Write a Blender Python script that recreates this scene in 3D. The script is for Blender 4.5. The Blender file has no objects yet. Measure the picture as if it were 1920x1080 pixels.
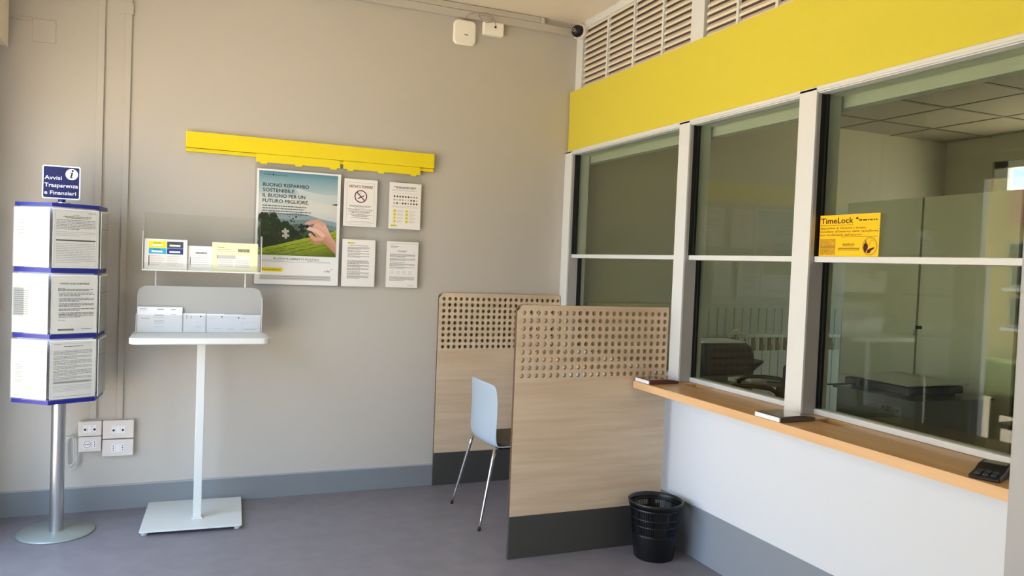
import bpy, math, random
from mathutils import Vector, Matrix
random.seed(7)
SC = bpy.context.scene
COL = SC.collection
PI = math.pi

# ------------------------------------------------------------------ camera
cam_d = bpy.data.cameras.new('camera'); cam = bpy.data.objects.new('camera', cam_d); COL.objects.link(cam)
YAW, PITCH, ROLL, FPX = 3.98380323e-01, 3.10734676e-02, 3.96648176e-02, 1451.84405
fwd = Vector((math.sin(YAW)*math.cos(PITCH), math.cos(YAW)*math.cos(PITCH), -math.sin(PITCH)))
r0 = Vector((math.cos(YAW), -math.sin(YAW), 0)); u0 = r0.cross(fwd)
rt = math.cos(ROLL)*r0 + math.sin(ROLL)*u0; up = -math.sin(ROLL)*r0 + math.cos(ROLL)*u0
m = Matrix((rt, up, -fwd)).transposed().to_4x4(); m.translation = Vector((0, 0, 1.5))
cam.matrix_world = m
cam_d.sensor_width = 36; cam_d.lens = 36*FPX/1920; cam_d.clip_start = 0.05; cam_d.clip_end = 200
SC.camera = cam

# ------------------------------------------------------------------ light
def lin(c):
    c /= 255.0
    return c/12.92 if c <= 0.04045 else ((c+0.055)/1.055)**2.4
def rgb(r, g, b): return (lin(r), lin(g), lin(b), 1)

w = bpy.data.worlds.new('sky'); SC.world = w; w.use_nodes = True
nt = w.node_tree; nt.nodes.clear()
wo = nt.nodes.new('ShaderNodeOutputWorld'); bg = nt.nodes.new('ShaderNodeBackground')
tc = nt.nodes.new('ShaderNodeTexCoord'); sx = nt.nodes.new('ShaderNodeSeparateXYZ'); cr = nt.nodes.new('ShaderNodeValToRGB')
nt.links.new(tc.outputs['Generated'], sx.inputs[0])
mr = nt.nodes.new('ShaderNodeMapRange'); mr.inputs[1].default_value = -1; mr.inputs[2].default_value = 1
nt.links.new(sx.outputs['Z'], mr.inputs[0]); nt.links.new(mr.outputs[0], cr.inputs[0])
cr.color_ramp.elements[0].position = 0.49; cr.color_ramp.elements[0].color = (0.44, 0.42, 0.39, 1)
cr.color_ramp.elements[1].position = 0.505; cr.color_ramp.elements[1].color = (0.80, 0.90, 1.0, 1)
e = cr.color_ramp.elements.new(0.75); e.color = (0.52, 0.70, 1.0, 1)
nt.links.new(cr.outputs[0], bg.inputs[0]); bg.inputs[1].default_value = 5.0
nt.links.new(bg.outputs[0], wo.inputs[0])

sun_d = bpy.data.lights.new('sun', 'SUN'); sun = bpy.data.objects.new('sun', sun_d); COL.objects.link(sun)
sun.location = (6, -8, 12); sun.rotation_euler = Vector((0.04, -0.62, 0.78)).to_track_quat('Z', 'Y').to_euler()
sun_d.energy = 34; sun_d.angle = math.radians(0.6); sun_d.color = (1, 0.90, 0.74)

def portal(name, loc, rot, sx_, sy_):
    d = bpy.data.lights.new(name, 'AREA'); d.shape = 'RECTANGLE'; d.size = sx_; d.size_y = sy_
    d.cycles.is_portal = True
    o = bpy.data.objects.new(name, d); COL.objects.link(o); o.location = loc; o.rotation_euler = rot
portal('window_portal_street', (-1.06, 2.81, 1.26), (0, -PI/2, 0), 2.36, 3.4)
portal('window_portal_office', (6.42, 3.55, 1.73), (0, PI/2, 0), 1.6, 1.95)

SC.view_settings.view_transform = 'Standard'; SC.view_settings.look = 'None'
SC.view_settings.gamma = 1; SC.view_settings.use_curve_mapping = False
SC.view_settings.exposure = 0.45
try:
    SC.cycles.use_denoising = True
    SC.cycles.max_bounces = 12; SC.cycles.diffuse_bounces = 8; SC.cycles.glossy_bounces = 5
    SC.cycles.transparent_max_bounces = 24; SC.cycles.sample_clamp_indirect = 8
except Exception: pass

# ------------------------------------------------------------------ materials
def mat(name, col, rough=0.5, metal=0.0, spec=0.5, noise=None, bump=None, coat=0.0):
    mt = bpy.data.materials.new(name); mt.use_nodes = True
    n = mt.node_tree.nodes; l = mt.node_tree.links; b = n['Principled BSDF']
    b.inputs['Base Color'].default_value = col; b.inputs['Roughness'].default_value = rough
    b.inputs['Metallic'].default_value = metal; b.inputs['Specular IOR Level'].default_value = spec
    b.inputs['Coat Weight'].default_value = coat
    t = n.new('ShaderNodeTexCoord')
    if noise:   # (scale xyz, second colour, detail)
        sc, c2, det = noise
        mp = n.new('ShaderNodeMapping'); mp.inputs['Scale'].default_value = sc
        nz = n.new('ShaderNodeTexNoise'); nz.inputs['Scale'].default_value = 1; nz.inputs['Detail'].default_value = det
        rp = n.new('ShaderNodeValToRGB'); rp.color_ramp.elements[0].position = 0.32; rp.color_ramp.elements[1].position = 0.68
        rp.color_ramp.elements[0].color = col; rp.color_ramp.elements[1].color = c2
        l.new(t.outputs['Object'], mp.inputs[0]); l.new(mp.outputs[0], nz.inputs[0]); l.new(nz.outputs['Fac'], rp.inputs[0])
        l.new(rp.outputs[0], b.inputs['Base Color'])
    if bump:
        sc, st = bump
        nb = n.new('ShaderNodeTexNoise'); nb.inputs['Scale'].default_value = sc; nb.inputs['Detail'].default_value = 3
        bm_ = n.new('ShaderNodeBump'); bm_.inputs['Strength'].default_value = st; bm_.inputs['Distance'].default_value = 0.002
        l.new(t.outputs['Object'], nb.inputs[0]); l.new(nb.outputs['Fac'], bm_.inputs['Height']); l.new(bm_.outputs[0], b.inputs['Normal'])
    return mt

def glass(name, tint, refl=1.0, rough=0.0):
    """thin flat glazing: tinted see-through plus a Schlick mirror"""
    mt = bpy.data.materials.new(name); mt.use_nodes = True
    n = mt.node_tree.nodes; l = mt.node_tree.links; n.clear()
    out = n.new('ShaderNodeOutputMaterial'); mx = n.new('ShaderNodeMixShader')
    tr = n.new('ShaderNodeBsdfTransparent'); tr.inputs[0].default_value = (*tint, 1)
    gl = n.new('ShaderNodeBsdfGlossy'); gl.inputs['Roughness'].default_value = rough
    g = n.new('ShaderNodeNewGeometry'); dt = n.new('ShaderNodeVectorMath'); dt.operation = 'DOT_PRODUCT'
    l.new(g.outputs['Incoming'], dt.inputs[0]); l.new(g.outputs['Normal'], dt.inputs[1])
    def mth(op, a, b_=None):
        q = n.new('ShaderNodeMath'); q.operation = op
        for i, v in enumerate((a, b_)):
            if v is None: continue
            if isinstance(v, (int, float)): q.inputs[i].default_value = v
            else: l.new(v, q.inputs[i])
        return q.outputs[0]
    ab = mth('ABSOLUTE', dt.outputs['Value']); om = mth('SUBTRACT', 1.0, ab); pw = mth('POWER', om, 5.0)
    f = mth('MULTIPLY', mth('ADD', mth('MULTIPLY', pw, 0.96), 0.04), refl)
    l.new(f, mx.inputs[0]); l.new(tr.outputs[0], mx.inputs[1]); l.new(gl.outputs[0], mx.inputs[2]); l.new(mx.outputs[0], out.inputs[0])
    return mt

M = {}
M['pillar'] = mat('pillar_paint', rgb(172, 174, 176), 0.5)
M['wall'] = mat('wall_paint', rgb(190, 186, 177), 0.55, bump=(140, 0.12))
M['ceiling'] = mat('ceiling_paint', rgb(232, 222, 206), 0.8)
M['base'] = mat('grey_baseboard', rgb(142, 150, 158), 0.45)
M['base_b'] = mat('back_baseboard', rgb(126, 132, 137), 0.45)
M['base_lip'] = mat('baseboard_lip', rgb(168, 172, 174), 0.4)
M['floor'] = mat('vinyl_floor', rgb(118, 115, 121), 0.42, noise=((9, 9, 9), rgb(129, 125, 131), 8), bump=(60, 0.08))
M['white'] = mat('white_laminate', rgb(226, 230, 234), 0.35)
M['frame'] = mat('white_frame', rgb(217, 221, 221), 0.35)
M['frame_grey'] = mat('aluminium_return', rgb(176, 176, 176), 0.4, metal=0.25)
M['seal'] = mat('black_seal', rgb(22, 24, 22), 0.5)
M['yellow'] = mat('yellow_fascia', rgb(214, 203, 62), 0.32)
M['bar'] = mat('yellow_bar', rgb(236, 216, 0), 0.4)
M['wood'] = mat('maple_laminate', rgb(218, 199, 170), 0.42, noise=((1.6, 3, 26), rgb(202, 178, 148), 5))
M['wood_edge'] = mat('panel_edge', rgb(92, 66, 44), 0.5)
M['kick'] = mat('dark_kick', rgb(68, 68, 64), 0.4)
M['oak'] = mat('oak_top', rgb(206, 164, 106), 0.32, noise=((22, 1.2, 10), rgb(186, 143, 88), 6))
M['oak_edge'] = mat('oak_edge', rgb(226, 186, 138), 0.4, noise=((10, 1.5, 18), rgb(214, 172, 122), 4))
M['slot'] = mat('slot_brown', rgb(120, 74, 30), 0.3)
M['metal'] = mat('brushed_steel', rgb(186, 188, 190), 0.32, metal=0.9)
M['disc'] = mat('grey_disc', rgb(158, 166, 160), 0.4, metal=0.35)
M['chrome'] = mat('chrome', rgb(215, 212, 206), 0.16, metal=1)
M['blue'] = mat('blue_plastic', rgb(14, 24, 122), 0.35)
M['stand'] = mat('pale_grey_enamel', rgb(212, 216, 212), 0.4)
M['grey_panel'] = mat('light_grey_enamel', rgb(168, 170, 168), 0.45)
M['black'] = mat('black_plastic', rgb(14, 14, 15), 0.38)
M['black2'] = mat('charcoal_plastic', rgb(34, 36, 38), 0.45)
M['chair'] = mat('light_blue_plastic', rgb(172, 186, 196), 0.35)
M['pad'] = mat('dark_seat', rgb(86, 82, 70), 0.6)
M['plate'] = mat('white_plate', rgb(226, 220, 214), 0.3)
M['module'] = mat('white_module', rgb(240, 240, 240), 0.3)
M['hole'] = mat('socket_hole', rgb(20, 18, 18), 0.6)
M['cable'] = mat('pale_cable', rgb(206, 206, 200), 0.4)
M['cable_g'] = mat('grey_cable', rgb(140, 136, 128), 0.4)
M['dev'] = mat('cream_device', rgb(246, 243, 234), 0.35)
M['slat'] = mat('louvre_slat', rgb(226, 216, 200), 0.5)
M['louvre_back'] = mat('louvre_back', rgb(96, 84, 74), 0.7)
M['acrylic'] = glass('clear_acrylic', (0.955, 0.96, 0.955), 1.0)
M['acrylic_e'] = mat('acrylic_edge', rgb(222, 226, 224), 0.3)
M['board'] = glass('board_acrylic', (0.95, 0.952, 0.95), 0.1)
M['glass'] = glass('counter_glass', (0.835, 0.87, 0.78), 1.0)
M['glass_clear'] = glass('window_glass', (0.97, 0.98, 0.98), 1.0)
M['o_wall'] = mat('office_wall', rgb(186, 180, 160), 0.7)
M['o_wains'] = mat('office_wainscot', rgb(190, 186, 166), 0.6)
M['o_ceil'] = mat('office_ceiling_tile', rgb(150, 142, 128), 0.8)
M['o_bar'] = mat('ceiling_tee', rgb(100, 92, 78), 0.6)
M['cabinet'] = mat('office_cabinet', rgb(212, 208, 190), 0.5)
M['gap'] = mat('dark_gap', rgb(96, 92, 78), 0.6)
M['rad'] = mat('radiator_white', rgb(226, 222, 200), 0.4)
M['desk'] = mat('desk_grey', rgb(122, 126, 118), 0.3)
M['navy'] = mat('navy_fabric', rgb(26, 34, 50), 0.8)
M['steel_dk'] = mat('dark_steel_box', rgb(96, 98, 92), 0.4, metal=0.2)
M['paper'] = mat('plain_paper', rgb(236, 238, 240), 0.6)
M['paving'] = mat('street_paving', rgb(182, 170, 152), 0.9, noise=((3, 3, 3), rgb(170, 158, 140), 5))
M['stucco'] = mat('ochre_stucco', rgb(222, 196, 132), 0.9)
M['pink'] = mat('pink_stucco', rgb(220, 160, 134), 0.9)
M['stone'] = mat('rough_stone', rgb(214, 206, 186), 0.9, noise=((5, 5, 9), rgb(150, 138, 116), 6), bump=(9, 0.8))
M['leafy'] = mat('hedge_green', rgb(120, 130, 70), 0.9, noise=((14, 14, 14), rgb(80, 96, 44), 6))
M['f_glass'] = mat('dark_window', rgb(70, 80, 86), 0.1)
M['red'] = mat('red_plastic', rgb(190, 30, 30), 0.4)
M['flower'] = mat('white_petals', rgb(216, 206, 186), 0.7)
M['leaf'] = mat('dark_green_leaf', rgb(52, 62, 40), 0.6)

ink = bpy.data.materials.new('printed_ink'); ink.use_nodes = True
_n = ink.node_tree.nodes; _a = _n.new('ShaderNodeVertexColor'); _a.layer_name = 'ink'
ink.node_tree.links.new(_a.outputs[0], _n['Principled BSDF'].inputs['Base Color'])
_n['Principled BSDF'].inputs['Roughness'].default_value = 0.5; _n['Principled BSDF'].inputs['Specular IOR Level'].default_value = 0.3
M['ink'] = ink

# ------------------------------------------------------------------ mesh helpers
class MB:
    def __init__(s): s.v = []; s.f = []; s.m = []; s.c = []; s.sm = []
    def face(s, pts, mi=0, col=None, smooth=False):
        b = len(s.v); s.v += [tuple(p) for p in pts]; s.f.append(tuple(range(b, b+len(pts)))); s.m.append(mi); s.c.append(col); s.sm.append(smooth)
    def mesh(s, vs, fs, mi=0, col=None, smooth=False):
        b = len(s.v); s.v += [tuple(p) for p in vs]
        for f in fs: s.f.append(tuple(i+b for i in f)); s.m.append(mi); s.c.append(col); s.sm.append(smooth)
    def box(s, x0, x1, y0, y1, z0, z1, mi=0, sides=None):
        v = [(x, y, z) for z in (z0, z1) for y in (y0, y1) for x in (x0, x1)]
        fs = [(0, 2, 3, 1), (4, 5, 7, 6), (0, 1, 5, 4), (2, 6, 7, 3), (0, 4, 6, 2), (1, 3, 7, 5)]  # bottom top front(-y) back left(-x) right
        b = len(s.v); s.v += v
        for k, f in enumerate(fs):
            s.f.append(tuple(i+b for i in f)); s.m.append((sides or {}).get(k, mi)); s.c.append(None); s.sm.append(False)
        return s
    def prism(s, poly, fn, mi=0, side=None, smooth=False):
        """poly: 2-D outline; fn(u, v, t) -> xyz for t = 0, 1"""
        n = len(poly); a = [fn(u, v, 0) for u, v in poly]; c = [fn(u, v, 1) for u, v in poly]
        b = len(s.v); s.v += [tuple(p) for p in a+c]
        s.f.append(tuple(range(b+n-1, b-1, -1))); s.m.append(mi); s.c.append(None); s.sm.append(False)
        s.f.append(tuple(range(b+n, b+2*n))); s.m.append(mi); s.c.append(None); s.sm.append(False)
        for i in range(n):
            j = (i+1) % n; s.f.append((b+i, b+j, b+n+j, b+n+i)); s.m.append(mi if side is None else side); s.c.append(None); s.sm.append(smooth)
        return s
    def tube(s, path, r, seg=10, mi=0, cap=True, smooth=True):
        path = [Vector(p) for p in path]; n = len(path); rr = r if isinstance(r, (list, tuple)) else [r]*n
        b = len(s.v); prev = None
        for i, p in enumerate(path):
            d = (path[min(i+1, n-1)]-path[max(i-1, 0)]).normalized()
            if prev is None:
                ref = Vector((0, 0, 1)) if abs(d.z) < 0.9 else Vector((1, 0, 0)); u = d.cross(ref).normalized()
            else: u = (prev-d*prev.dot(d)).normalized()
            prev = u; w_ = d.cross(u)
            for k in range(seg):
                a = 2*PI*k/seg; s.v.append(tuple(p+rr[i]*(math.cos(a)*u+math.sin(a)*w_)))
        for i in range(n-1):
            for k in range(seg):
                k2 = (k+1) % seg
                s.f.append((b+i*seg+k, b+i*seg+k2, b+(i+1)*seg+k2, b+(i+1)*seg+k)); s.m.append(mi); s.c.append(None); s.sm.append(smooth)
        if cap:
            s.f.append(tuple(b+k for k in range(seg-1, -1, -1))); s.m.append(mi); s.c.append(None); s.sm.append(False)
            s.f.append(tuple(b+(n-1)*seg+k for k in range(seg))); s.m.append(mi); s.c.append(None); s.sm.append(False)
        return s
    def lathe(s, prof, cx=0, cy=0, seg=40, mi=0, smooth=True, a0=0, a1=2*PI, cap=False):
        full = abs(a1-a0-2*PI) < 1e-6; n = seg if full else seg+1; b = len(s.v)
        for r, z in prof:
            for k in range(n):
                a = a0+(a1-a0)*k/seg; s.v.append((cx+r*math.cos(a), cy+r*math.sin(a), z))
        for i in range(len(prof)-1):
            for k in range(seg):
                k2 = (k+1) % n
                s.f.append((b+i*n+k, b+i*n+k2, b+(i+1)*n+k2, b+(i+1)*n+k)); s.m.append(mi); s.c.append(None); s.sm.append(smooth)
        if cap and full:
            s.f.append(tuple(b+k for k in range(n-1, -1, -1))); s.m.append(mi); s.c.append(None); s.sm.append(False)
            q = b+(len(prof)-1)*n; s.f.append(tuple(q+k for k in range(n))); s.m.append(mi); s.c.append(None); s.sm.append(False)
        return s
    def build(s, name, mats, parent=None, bev=0, seg=2, subsurf=0, xf=None):
        off = Vector((0, 0, 0)); p = parent
        while p is not None: off += p.location; p = p.parent
        me = bpy.data.meshes.new(name)
        vs = [Vector(v) for v in s.v]
        if xf: vs = [xf(v) for v in vs]
        me.from_pydata([tuple(v-off) for v in vs], [], s.f)
        if not isinstance(mats, (list, tuple)): mats = [mats]
        for q in mats: me.materials.append(M[q])
        me.polygons.foreach_set('material_index', s.m); me.polygons.foreach_set('use_smooth', s.sm)
        if any(c is not None for c in s.c):
            at = me.color_attributes.new('ink', 'FLOAT_COLOR', 'CORNER')
            for pl, c in zip(me.polygons, s.c):
                if c is None: c = (0.8, 0.8, 0.8, 1)
                for k, li in enumerate(pl.loop_indices):
                    at.data[li].color = c[k % len(c)] if isinstance(c, list) else c
        me.update()
        o = bpy.data.objects.new(name, me); COL.objects.link(o)
        if parent is not None: o.parent = parent
        if bev:
            b = o.modifiers.new('bevel', 'BEVEL'); b.width = bev; b.segments = seg; b.limit_method = 'ANGLE'; b.angle_limit = math.radians(50)
        if subsurf:
            q = o.modifiers.new('sub', 'SUBSURF'); q.levels = subsurf; q.render_levels = subsurf
        return o

def tag(o, label, cat, group=None):
    o['label'] = label; o['category'] = cat
    if group: o['group'] = group
    return o
def thing(name, loc, label, cat, group=None):
    o = bpy.data.objects.new(name, None); COL.objects.link(o); o.location = loc; o.empty_display_size = 0.05
    return tag(o, label, cat, group)
def struct(o): o['kind'] = 'structure'; return o
def rrect(x0, x1, y0, y1, r, n=6, corners=(1, 1, 1, 1)):
    pts = []
    for k, (cx, cy, a) in enumerate(((x0+r, y0+r, PI), (x1-r, y0+r, 1.5*PI), (x1-r, y1-r, 0), (x0+r, y1-r, 0.5*PI))):
        if corners[k]: pts += [(cx+r*math.cos(a+0.5*PI*i/n), cy+r*math.sin(a+0.5*PI*i/n)) for i in range(n+1)]
        else: pts.append([(x0, y0), (x1, y0), (x1, y1), (x0, y1)][k])
    return pts
def Bx(x0, x1, y0, y1, z0, z1, mi=0, sides=None): return MB().box(x0, x1, y0, y1, z0, z1, mi, sides)
def fxz(y0, y1): return lambda u, v, t: (u, y0+(y1-y0)*t, v)
def fyz(x0, x1): return lambda u, v, t: (x0+(x1-x0)*t, u, v)
def fxy(z0, z1): return lambda u, v, t: (u, v, z0+(z1-z0)*t)

# ---- lettering as flat polygons
_tc = {}
def text_geo(s, bold=0.0):
    k = (s, bold)
    if k in _tc: return _tc[k]
    cu = bpy.data.curves.new('t', 'FONT'); cu.body = s; cu.size = 1; cu.offset = bold; cu.resolution_u = 3
    o = bpy.data.objects.new('t', cu); COL.objects.link(o)
    bpy.context.view_layer.update()
    me = o.evaluated_get(bpy.context.evaluated_depsgraph_get()).to_mesh()
    vs = [(v.co.x, v.co.y) for v in me.vertices]; fs = [tuple(p.vertices) for p in me.polygons]
    bpy.data.objects.remove(o); bpy.data.curves.remove(cu)
    _tc[k] = (vs, fs); return _tc[k]

INK = rgb(40, 40, 44); GREY = rgb(120, 120, 122); LGREY = rgb(165, 166, 170)
class Print:
    """flat print: o = lower-left corner, u right, v up, n outwards"""
    def __init__(s, o, u, v, wd, ht, paper=rgb(238, 238, 236), th=0.0008):
        s.o = Vector(o); s.u = Vector(u).normalized(); s.v = Vector(v).normalized(); s.n = s.u.cross(s.v).normalized()
        s.w = wd; s.h = ht; s.mb = MB()
        def fn(a, b, t): return s.o+s.u*a+s.v*b+s.n*(-th*t)
        s.mb.prism([(0, 0), (wd, 0), (wd, ht), (0, ht)], fn); s.mb.c = [paper]*len(s.mb.f)
    def P(s, x, y, k): return s.o+s.u*x+s.v*y+s.n*(0.00025*k)
    def poly(s, pts, col, k=1): s.mb.face([s.P(x, y, k) for x, y in pts], 0, col)
    def rect(s, x0, y0, x1, y1, col, k=1): s.poly([(x0, y0), (x1, y0), (x1, y1), (x0, y1)], col, k)
    def grad(s, x0, y0, x1, y1, cb, ct, k=1): s.poly([(x0, y0), (x1, y0), (x1, y1), (x0, y1)], [cb, cb, ct, ct], k)
    def circle(s, x, y, r, col, k=1, n=28, ry=None): s.poly([(x+r*math.cos(2*PI*i/n), y+(ry or r)*math.sin(2*PI*i/n)) for i in range(n)], col, k)
    def ring(s, x, y, r, t, col, k=1, n=36):
        for i in range(n):
            a, b = 2*PI*i/n, 2*PI*(i+1)/n
            s.poly([(x+r*math.cos(a), y+r*math.sin(a)), (x+r*math.cos(b), y+r*math.sin(b)), (x+(r-t)*math.cos(b), y+(r-t)*math.sin(b)), (x+(r-t)*math.cos(a), y+(r-t)*math.sin(a))], col, k)
    def line(s, x0, y0, x1, y1, t, col, k=1):
        d = Vector((x1-x0, y1-y0)).normalized(); q = Vector((-d.y, d.x))*t/2
        s.poly([(x0-q.x, y0-q.y), (x1-q.x, y1-q.y), (x1+q.x, y1+q.y), (x0+q.x, y0+q.y)], col, k)
    def frame(s, x0, y0, x1, y1, t, col, k=1):
        s.rect(x0, y0, x1, y0+t, col, k); s.rect(x0, y1-t, x1, y1, col, k); s.rect(x0, y0, x0+t, y1, col, k); s.rect(x1-t, y0, x1, y1, col, k)
    def text(s, st, x, y, h, col, k=2, width=None, bold=0.0, align='l', slant=0):
        """h = capital height"""
        vs, fs = text_geo(st, 0)
        if not vs: return
        x0 = min(v[0] for v in vs); x1 = max(v[0] for v in vs); sy = h/0.72; sx_ = sy
        if width: sx_ = width/(x1-x0)
        W = (x1-x0)*sx_
        ox = x-{'l': 0, 'c': W/2, 'r': W}[align]
        b_ = bold*sy*1.3
        for q, (dx, dy) in enumerate(((0, 0), (b_, 0), (b_*0.5, b_*0.6), (b_*0.5, -b_*0.4)) if bold else ((0, 0),)):
            s.mb.mesh([s.P(ox-b_*0.5+dx+(vx-x0)*sx_+slant*vy*sy, y+dy+vy*sy, k+0.15*q) for vx, vy in vs], fs, 0, col)
    def words(s, x0, x1, y, t, col, k=1, last=1.0, wl=0.013):
        """a line of small illegible print"""
        x = x0; end = x0+(x1-x0)*last
        while x < end-0.003:
            q = min(end, x+random.uniform(0.35, 1.5)*wl)
            s.rect(x, y, q, y+t, col, k); x = q+t*0.7
    def para(s, x0, x1, ytop, n, dy, t, col, k=1, last=0.6, wl=0.013):
        for i in range(n): s.words(x0, x1, ytop-dy*i-t, t, col, k, last if i == n-1 else 1.0, wl)
    def barcode(s, x0, y0, x1, y1, col=INK, k=2):
        x = x0
        while x < x1:
            w_ = random.choice((0.0008, 0.0014, 0.002)); s.rect(x, y0, min(x+w_, x1), y1, col, k); x += w_+random.choice((0.0009, 0.0016))
    def build(s, name='notice_sheet', parent=None): return s.mb.build(name, 'ink', parent)

def acr(x0, x1, y0, y1, z0, z1, thin):
    """clear acrylic plate: bright edges, clear faces across the thin axis"""
    big = {'x': (4, 5), 'y': (2, 3), 'z': (0, 1)}[thin]
    return MB().box(x0, x1, y0, y1, z0, z1, 1, {k: 0 for k in big})

YW = 4.939      # back wall
XC = 2.487      # counter front
ZC = 3.205      # ceiling

# ------------------------------------------------------------------ room shell
struct(Bx(-1.2, 2.9, -3, 5.1, -0.12, 0).build('floor', 'floor'))
struct(Bx(-1.2, 2.75, -3.1, YW+0.15, ZC, ZC+0.2).build('ceiling', 'ceiling'))
struct(Bx(-1.2, 2.62, YW, YW+0.16, 0, ZC).build('wall_back', 'wall'))
struct(Bx(-1.2, 2.75, -3.12, -3.0, 0, ZC).build('wall_rear', 'ceiling'))
# left wall with a wide street window
LW0, LW1, LZ1 = 1.15, 4.47, 2.42
mb = MB(); mb.box(-1.12, -1.0, LW1, YW, 0, ZC); mb.box(-1.12, -1.0, -3, LW0, 0, ZC); mb.box(-1.12, -1.0, LW0, LW1, LZ1, ZC); mb.box(-1.12, -1.0, LW0, LW1, 0, 0.10)
struct(mb.build('wall_left', 'wall'))
mb = MB()
for y in (LW0, 2.82, LW1-0.06): mb.box(-1.09, -1.03, y, y+0.06, 0.10, LZ1)
mb.box(-1.09, -1.03, LW0, LW1, 0.10, 0.17); mb.box(-1.09, -1.03, LW0, LW1, LZ1-0.07, LZ1)
struct(mb.build('window_4', 'frame', bev=0.003))
# counter front, dark skirting
struct(Bx(XC, 2.66, -3, 3.64+0.0, 0, 0.86).build('wall_right', 'white'))
struct(Bx(XC, 2.66, 3.64, YW, 0, 0.86).build('wall_right_far', 'white'))
struct(Bx(XC-0.006, XC, -3, YW, 0, 0.27).build('baseboard_right', 'base'))
struct(Bx(-1.0, 1.547, YW-0.012, YW, 0, 0.137).build('baseboard_back', 'base_b'))
mb = Bx(-1.0, 1.547, YW-0.014, YW, 0.137, 0.143); struct(mb.build('trim_baseboard_lip', 'base_lip'))
struct(Bx(2.2, 2.9, 0.8, 1.48, 0, ZC).build('pillar', 'pillar', bev=0.004))
# shutter box top left
tag(Bx(-0.999, -0.907, -2.9, YW-0.034, 2.55, ZC-0.002).build('shutter_box', 'ceiling', bev=0.004), 'pale boxed roller shutter casing high at the left end of the grey wall', 'shutter box')

# ------------------------------------------------------------------ glazed counter front
FX = 2.445                                   # front face of the posts
posts = [(4.836, YW-0.001, 1), (3.464, 3.558, 2), (2.562, 2.663, 3), (1.46, 1.62, 4)]
for y0, y1, k in posts:
    mb = MB(); zb = 0.902
    mb.box(FX, FX+0.012, y0, y1, zb, 2.30)
    o = struct(mb.build('trim_post_%d' % k, 'frame', bev=0.002))
    q = MB(); q.box(FX+0.012, 2.473, y0, y1, zb, 2.276, 0); q.box(2.473, 2.500, y0, y1, 1.584, 2.276, 1)
    q.box(2.473, 2.526, y0, y1, zb, 1.559, 0); q.box(2.526, 2.541, y0, y1, zb, 1.559, 1); q.box(2.500, 2.541, y0, y1, 1.584, 2.276, 2); q.box(2.541, 2.585, y0, y1, zb, 2.276, 2)
    struct(q.build('post_return', ['frame_grey', 'seal', 'frame'], o))
mb = MB(); mb.box(FX+0.004, 2.585, 1.3, YW-0.001, 2.280, 2.303); mb.box(FX+0.014, 2.585, 1.3, YW-0.001, 2.276, 2.284)
mb.box(FX, FX+0.006, 1.3, YW-0.001, 2.288, 2.303)
struct(mb.build('trim_header', 'frame', bev=0.0015))
struct(Bx(2.60, 2.66, 1.3, YW-0.001, 2.228, 2.30).build('trim_inner_header', 'frame', bev=0.002))
struct(Bx(2.66, 2.68, 0.8, YW-0.001, 2.28, 2.74).build('wall_bulkhead', 'o_wall'))
gaps = [(3.558, 4.836), (2.663, 3.464), (1.62, 2.562)]
for k, (y0, y1) in enumerate(gaps):
    mb = MB()
    mb.box(2.476, 2.552, y0, y1, 1.559, 1.584)      # mid rail
    mb.box(2.518, 2.575, y0, y1, 0.902, 0.926)      # bottom rail
    fr = struct(mb.build('window_%d' % (k+1), 'frame', bev=0.002))
    for yy0, yy1 in ((y1-0.010, y1), (y0, y0+0.008)):
        struct(Bx(2.499, 2.511, yy0, yy1, 1.584, 2.276).build('seal', 'seal', fr)); struct(Bx(2.539, 2.553, yy0, yy1, 0.926, 1.559).build('seal', 'seal', fr))
    struct(Bx(2.502, 2.509, y0+0.009, y1-0.011, 1.584, 2.276).build('upper_pane', 'glass', fr))
    struct(Bx(2.543, 2.550, y0+0.009, y1-0.011, 0.926, 1.559).build('lower_pane', 'glass', fr))

# yellow fascia
tag(Bx(2.460, 2.600, 1.485, 4.930, 2.303, 2.722).build('yellow_fascia', 'yellow', bev=0.002), 'long plain yellow fascia board running above the glazed counter windows', 'fascia board')
# upper louvre wall
struct(Bx(2.53, 2.62, 0.8, YW, 2.722, ZC).build('wall_upper', 'louvre_back'))
lf = struct(Bx(2.50, 2.55, 0.8, YW-0.001, 3.150, ZC-0.001).build('trim_louvre_head', 'frame', bev=0.002))
struct(Bx(2.50, 2.55, 4.845, YW-0.001, 2.722, 3.15).build('trim_louvre_post_1', 'frame', bev=0.002))
struct(Bx(2.497, 2.55, 3.455, 3.570, 2.722, 3.15).build('trim_louvre_post_2', 'frame', bev=0.002))
def louvre(y0, y1, cols, label):
    t = thing('louvre_grille', (2.51, (y0+y1)/2, 2.73), label, 'louvre grille', 'louvred vent grilles above the yellow fascia')
    fr = MB()
    fr.prism([(y0+0.001, 2.724), (y1-0.001, 2.724), (y1-0.001, 3.148), (y0+0.001, 3.148)], fyz(2.529, 2.5295)); fr.build('backing', 'louvre_back', t)
    for y in cols: Bx(2.502, 2.522, y-0.009, y+0.009, 2.726, 3.148).build('mullion', 'frame', t, bev=0.001)
    edges = [y0+0.004]+sorted(cols)+[y1-0.004]
    for a, b in zip(edges[:-1], edges[1:]):
        s = MB(); z = 2.735
        while z < 3.13:
            s.mesh([(2.508, a+0.009, z), (2.508, b-0.009, z), (2.526, b-0.009, z+0.024), (2.526, a+0.009, z+0.024),
                    (2.508, a+0.009, z+0.014), (2.508, b-0.009, z+0.014), (2.526, b-0.009, z+0.036), (2.526, a+0.009, z+0.036)],
                   [(0, 1, 2, 3), (7, 6, 5, 4), (0, 4, 5, 1), (1, 5, 6, 2), (2, 6, 7, 3), (3, 7, 4, 0)]); z += 0.0395
        s.build('slat_bank', 'slat', t)
louvre(3.570, 4.845, [4.503, 4.177, 3.856], 'white louvred grille in the corner next to the security camera')
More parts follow.
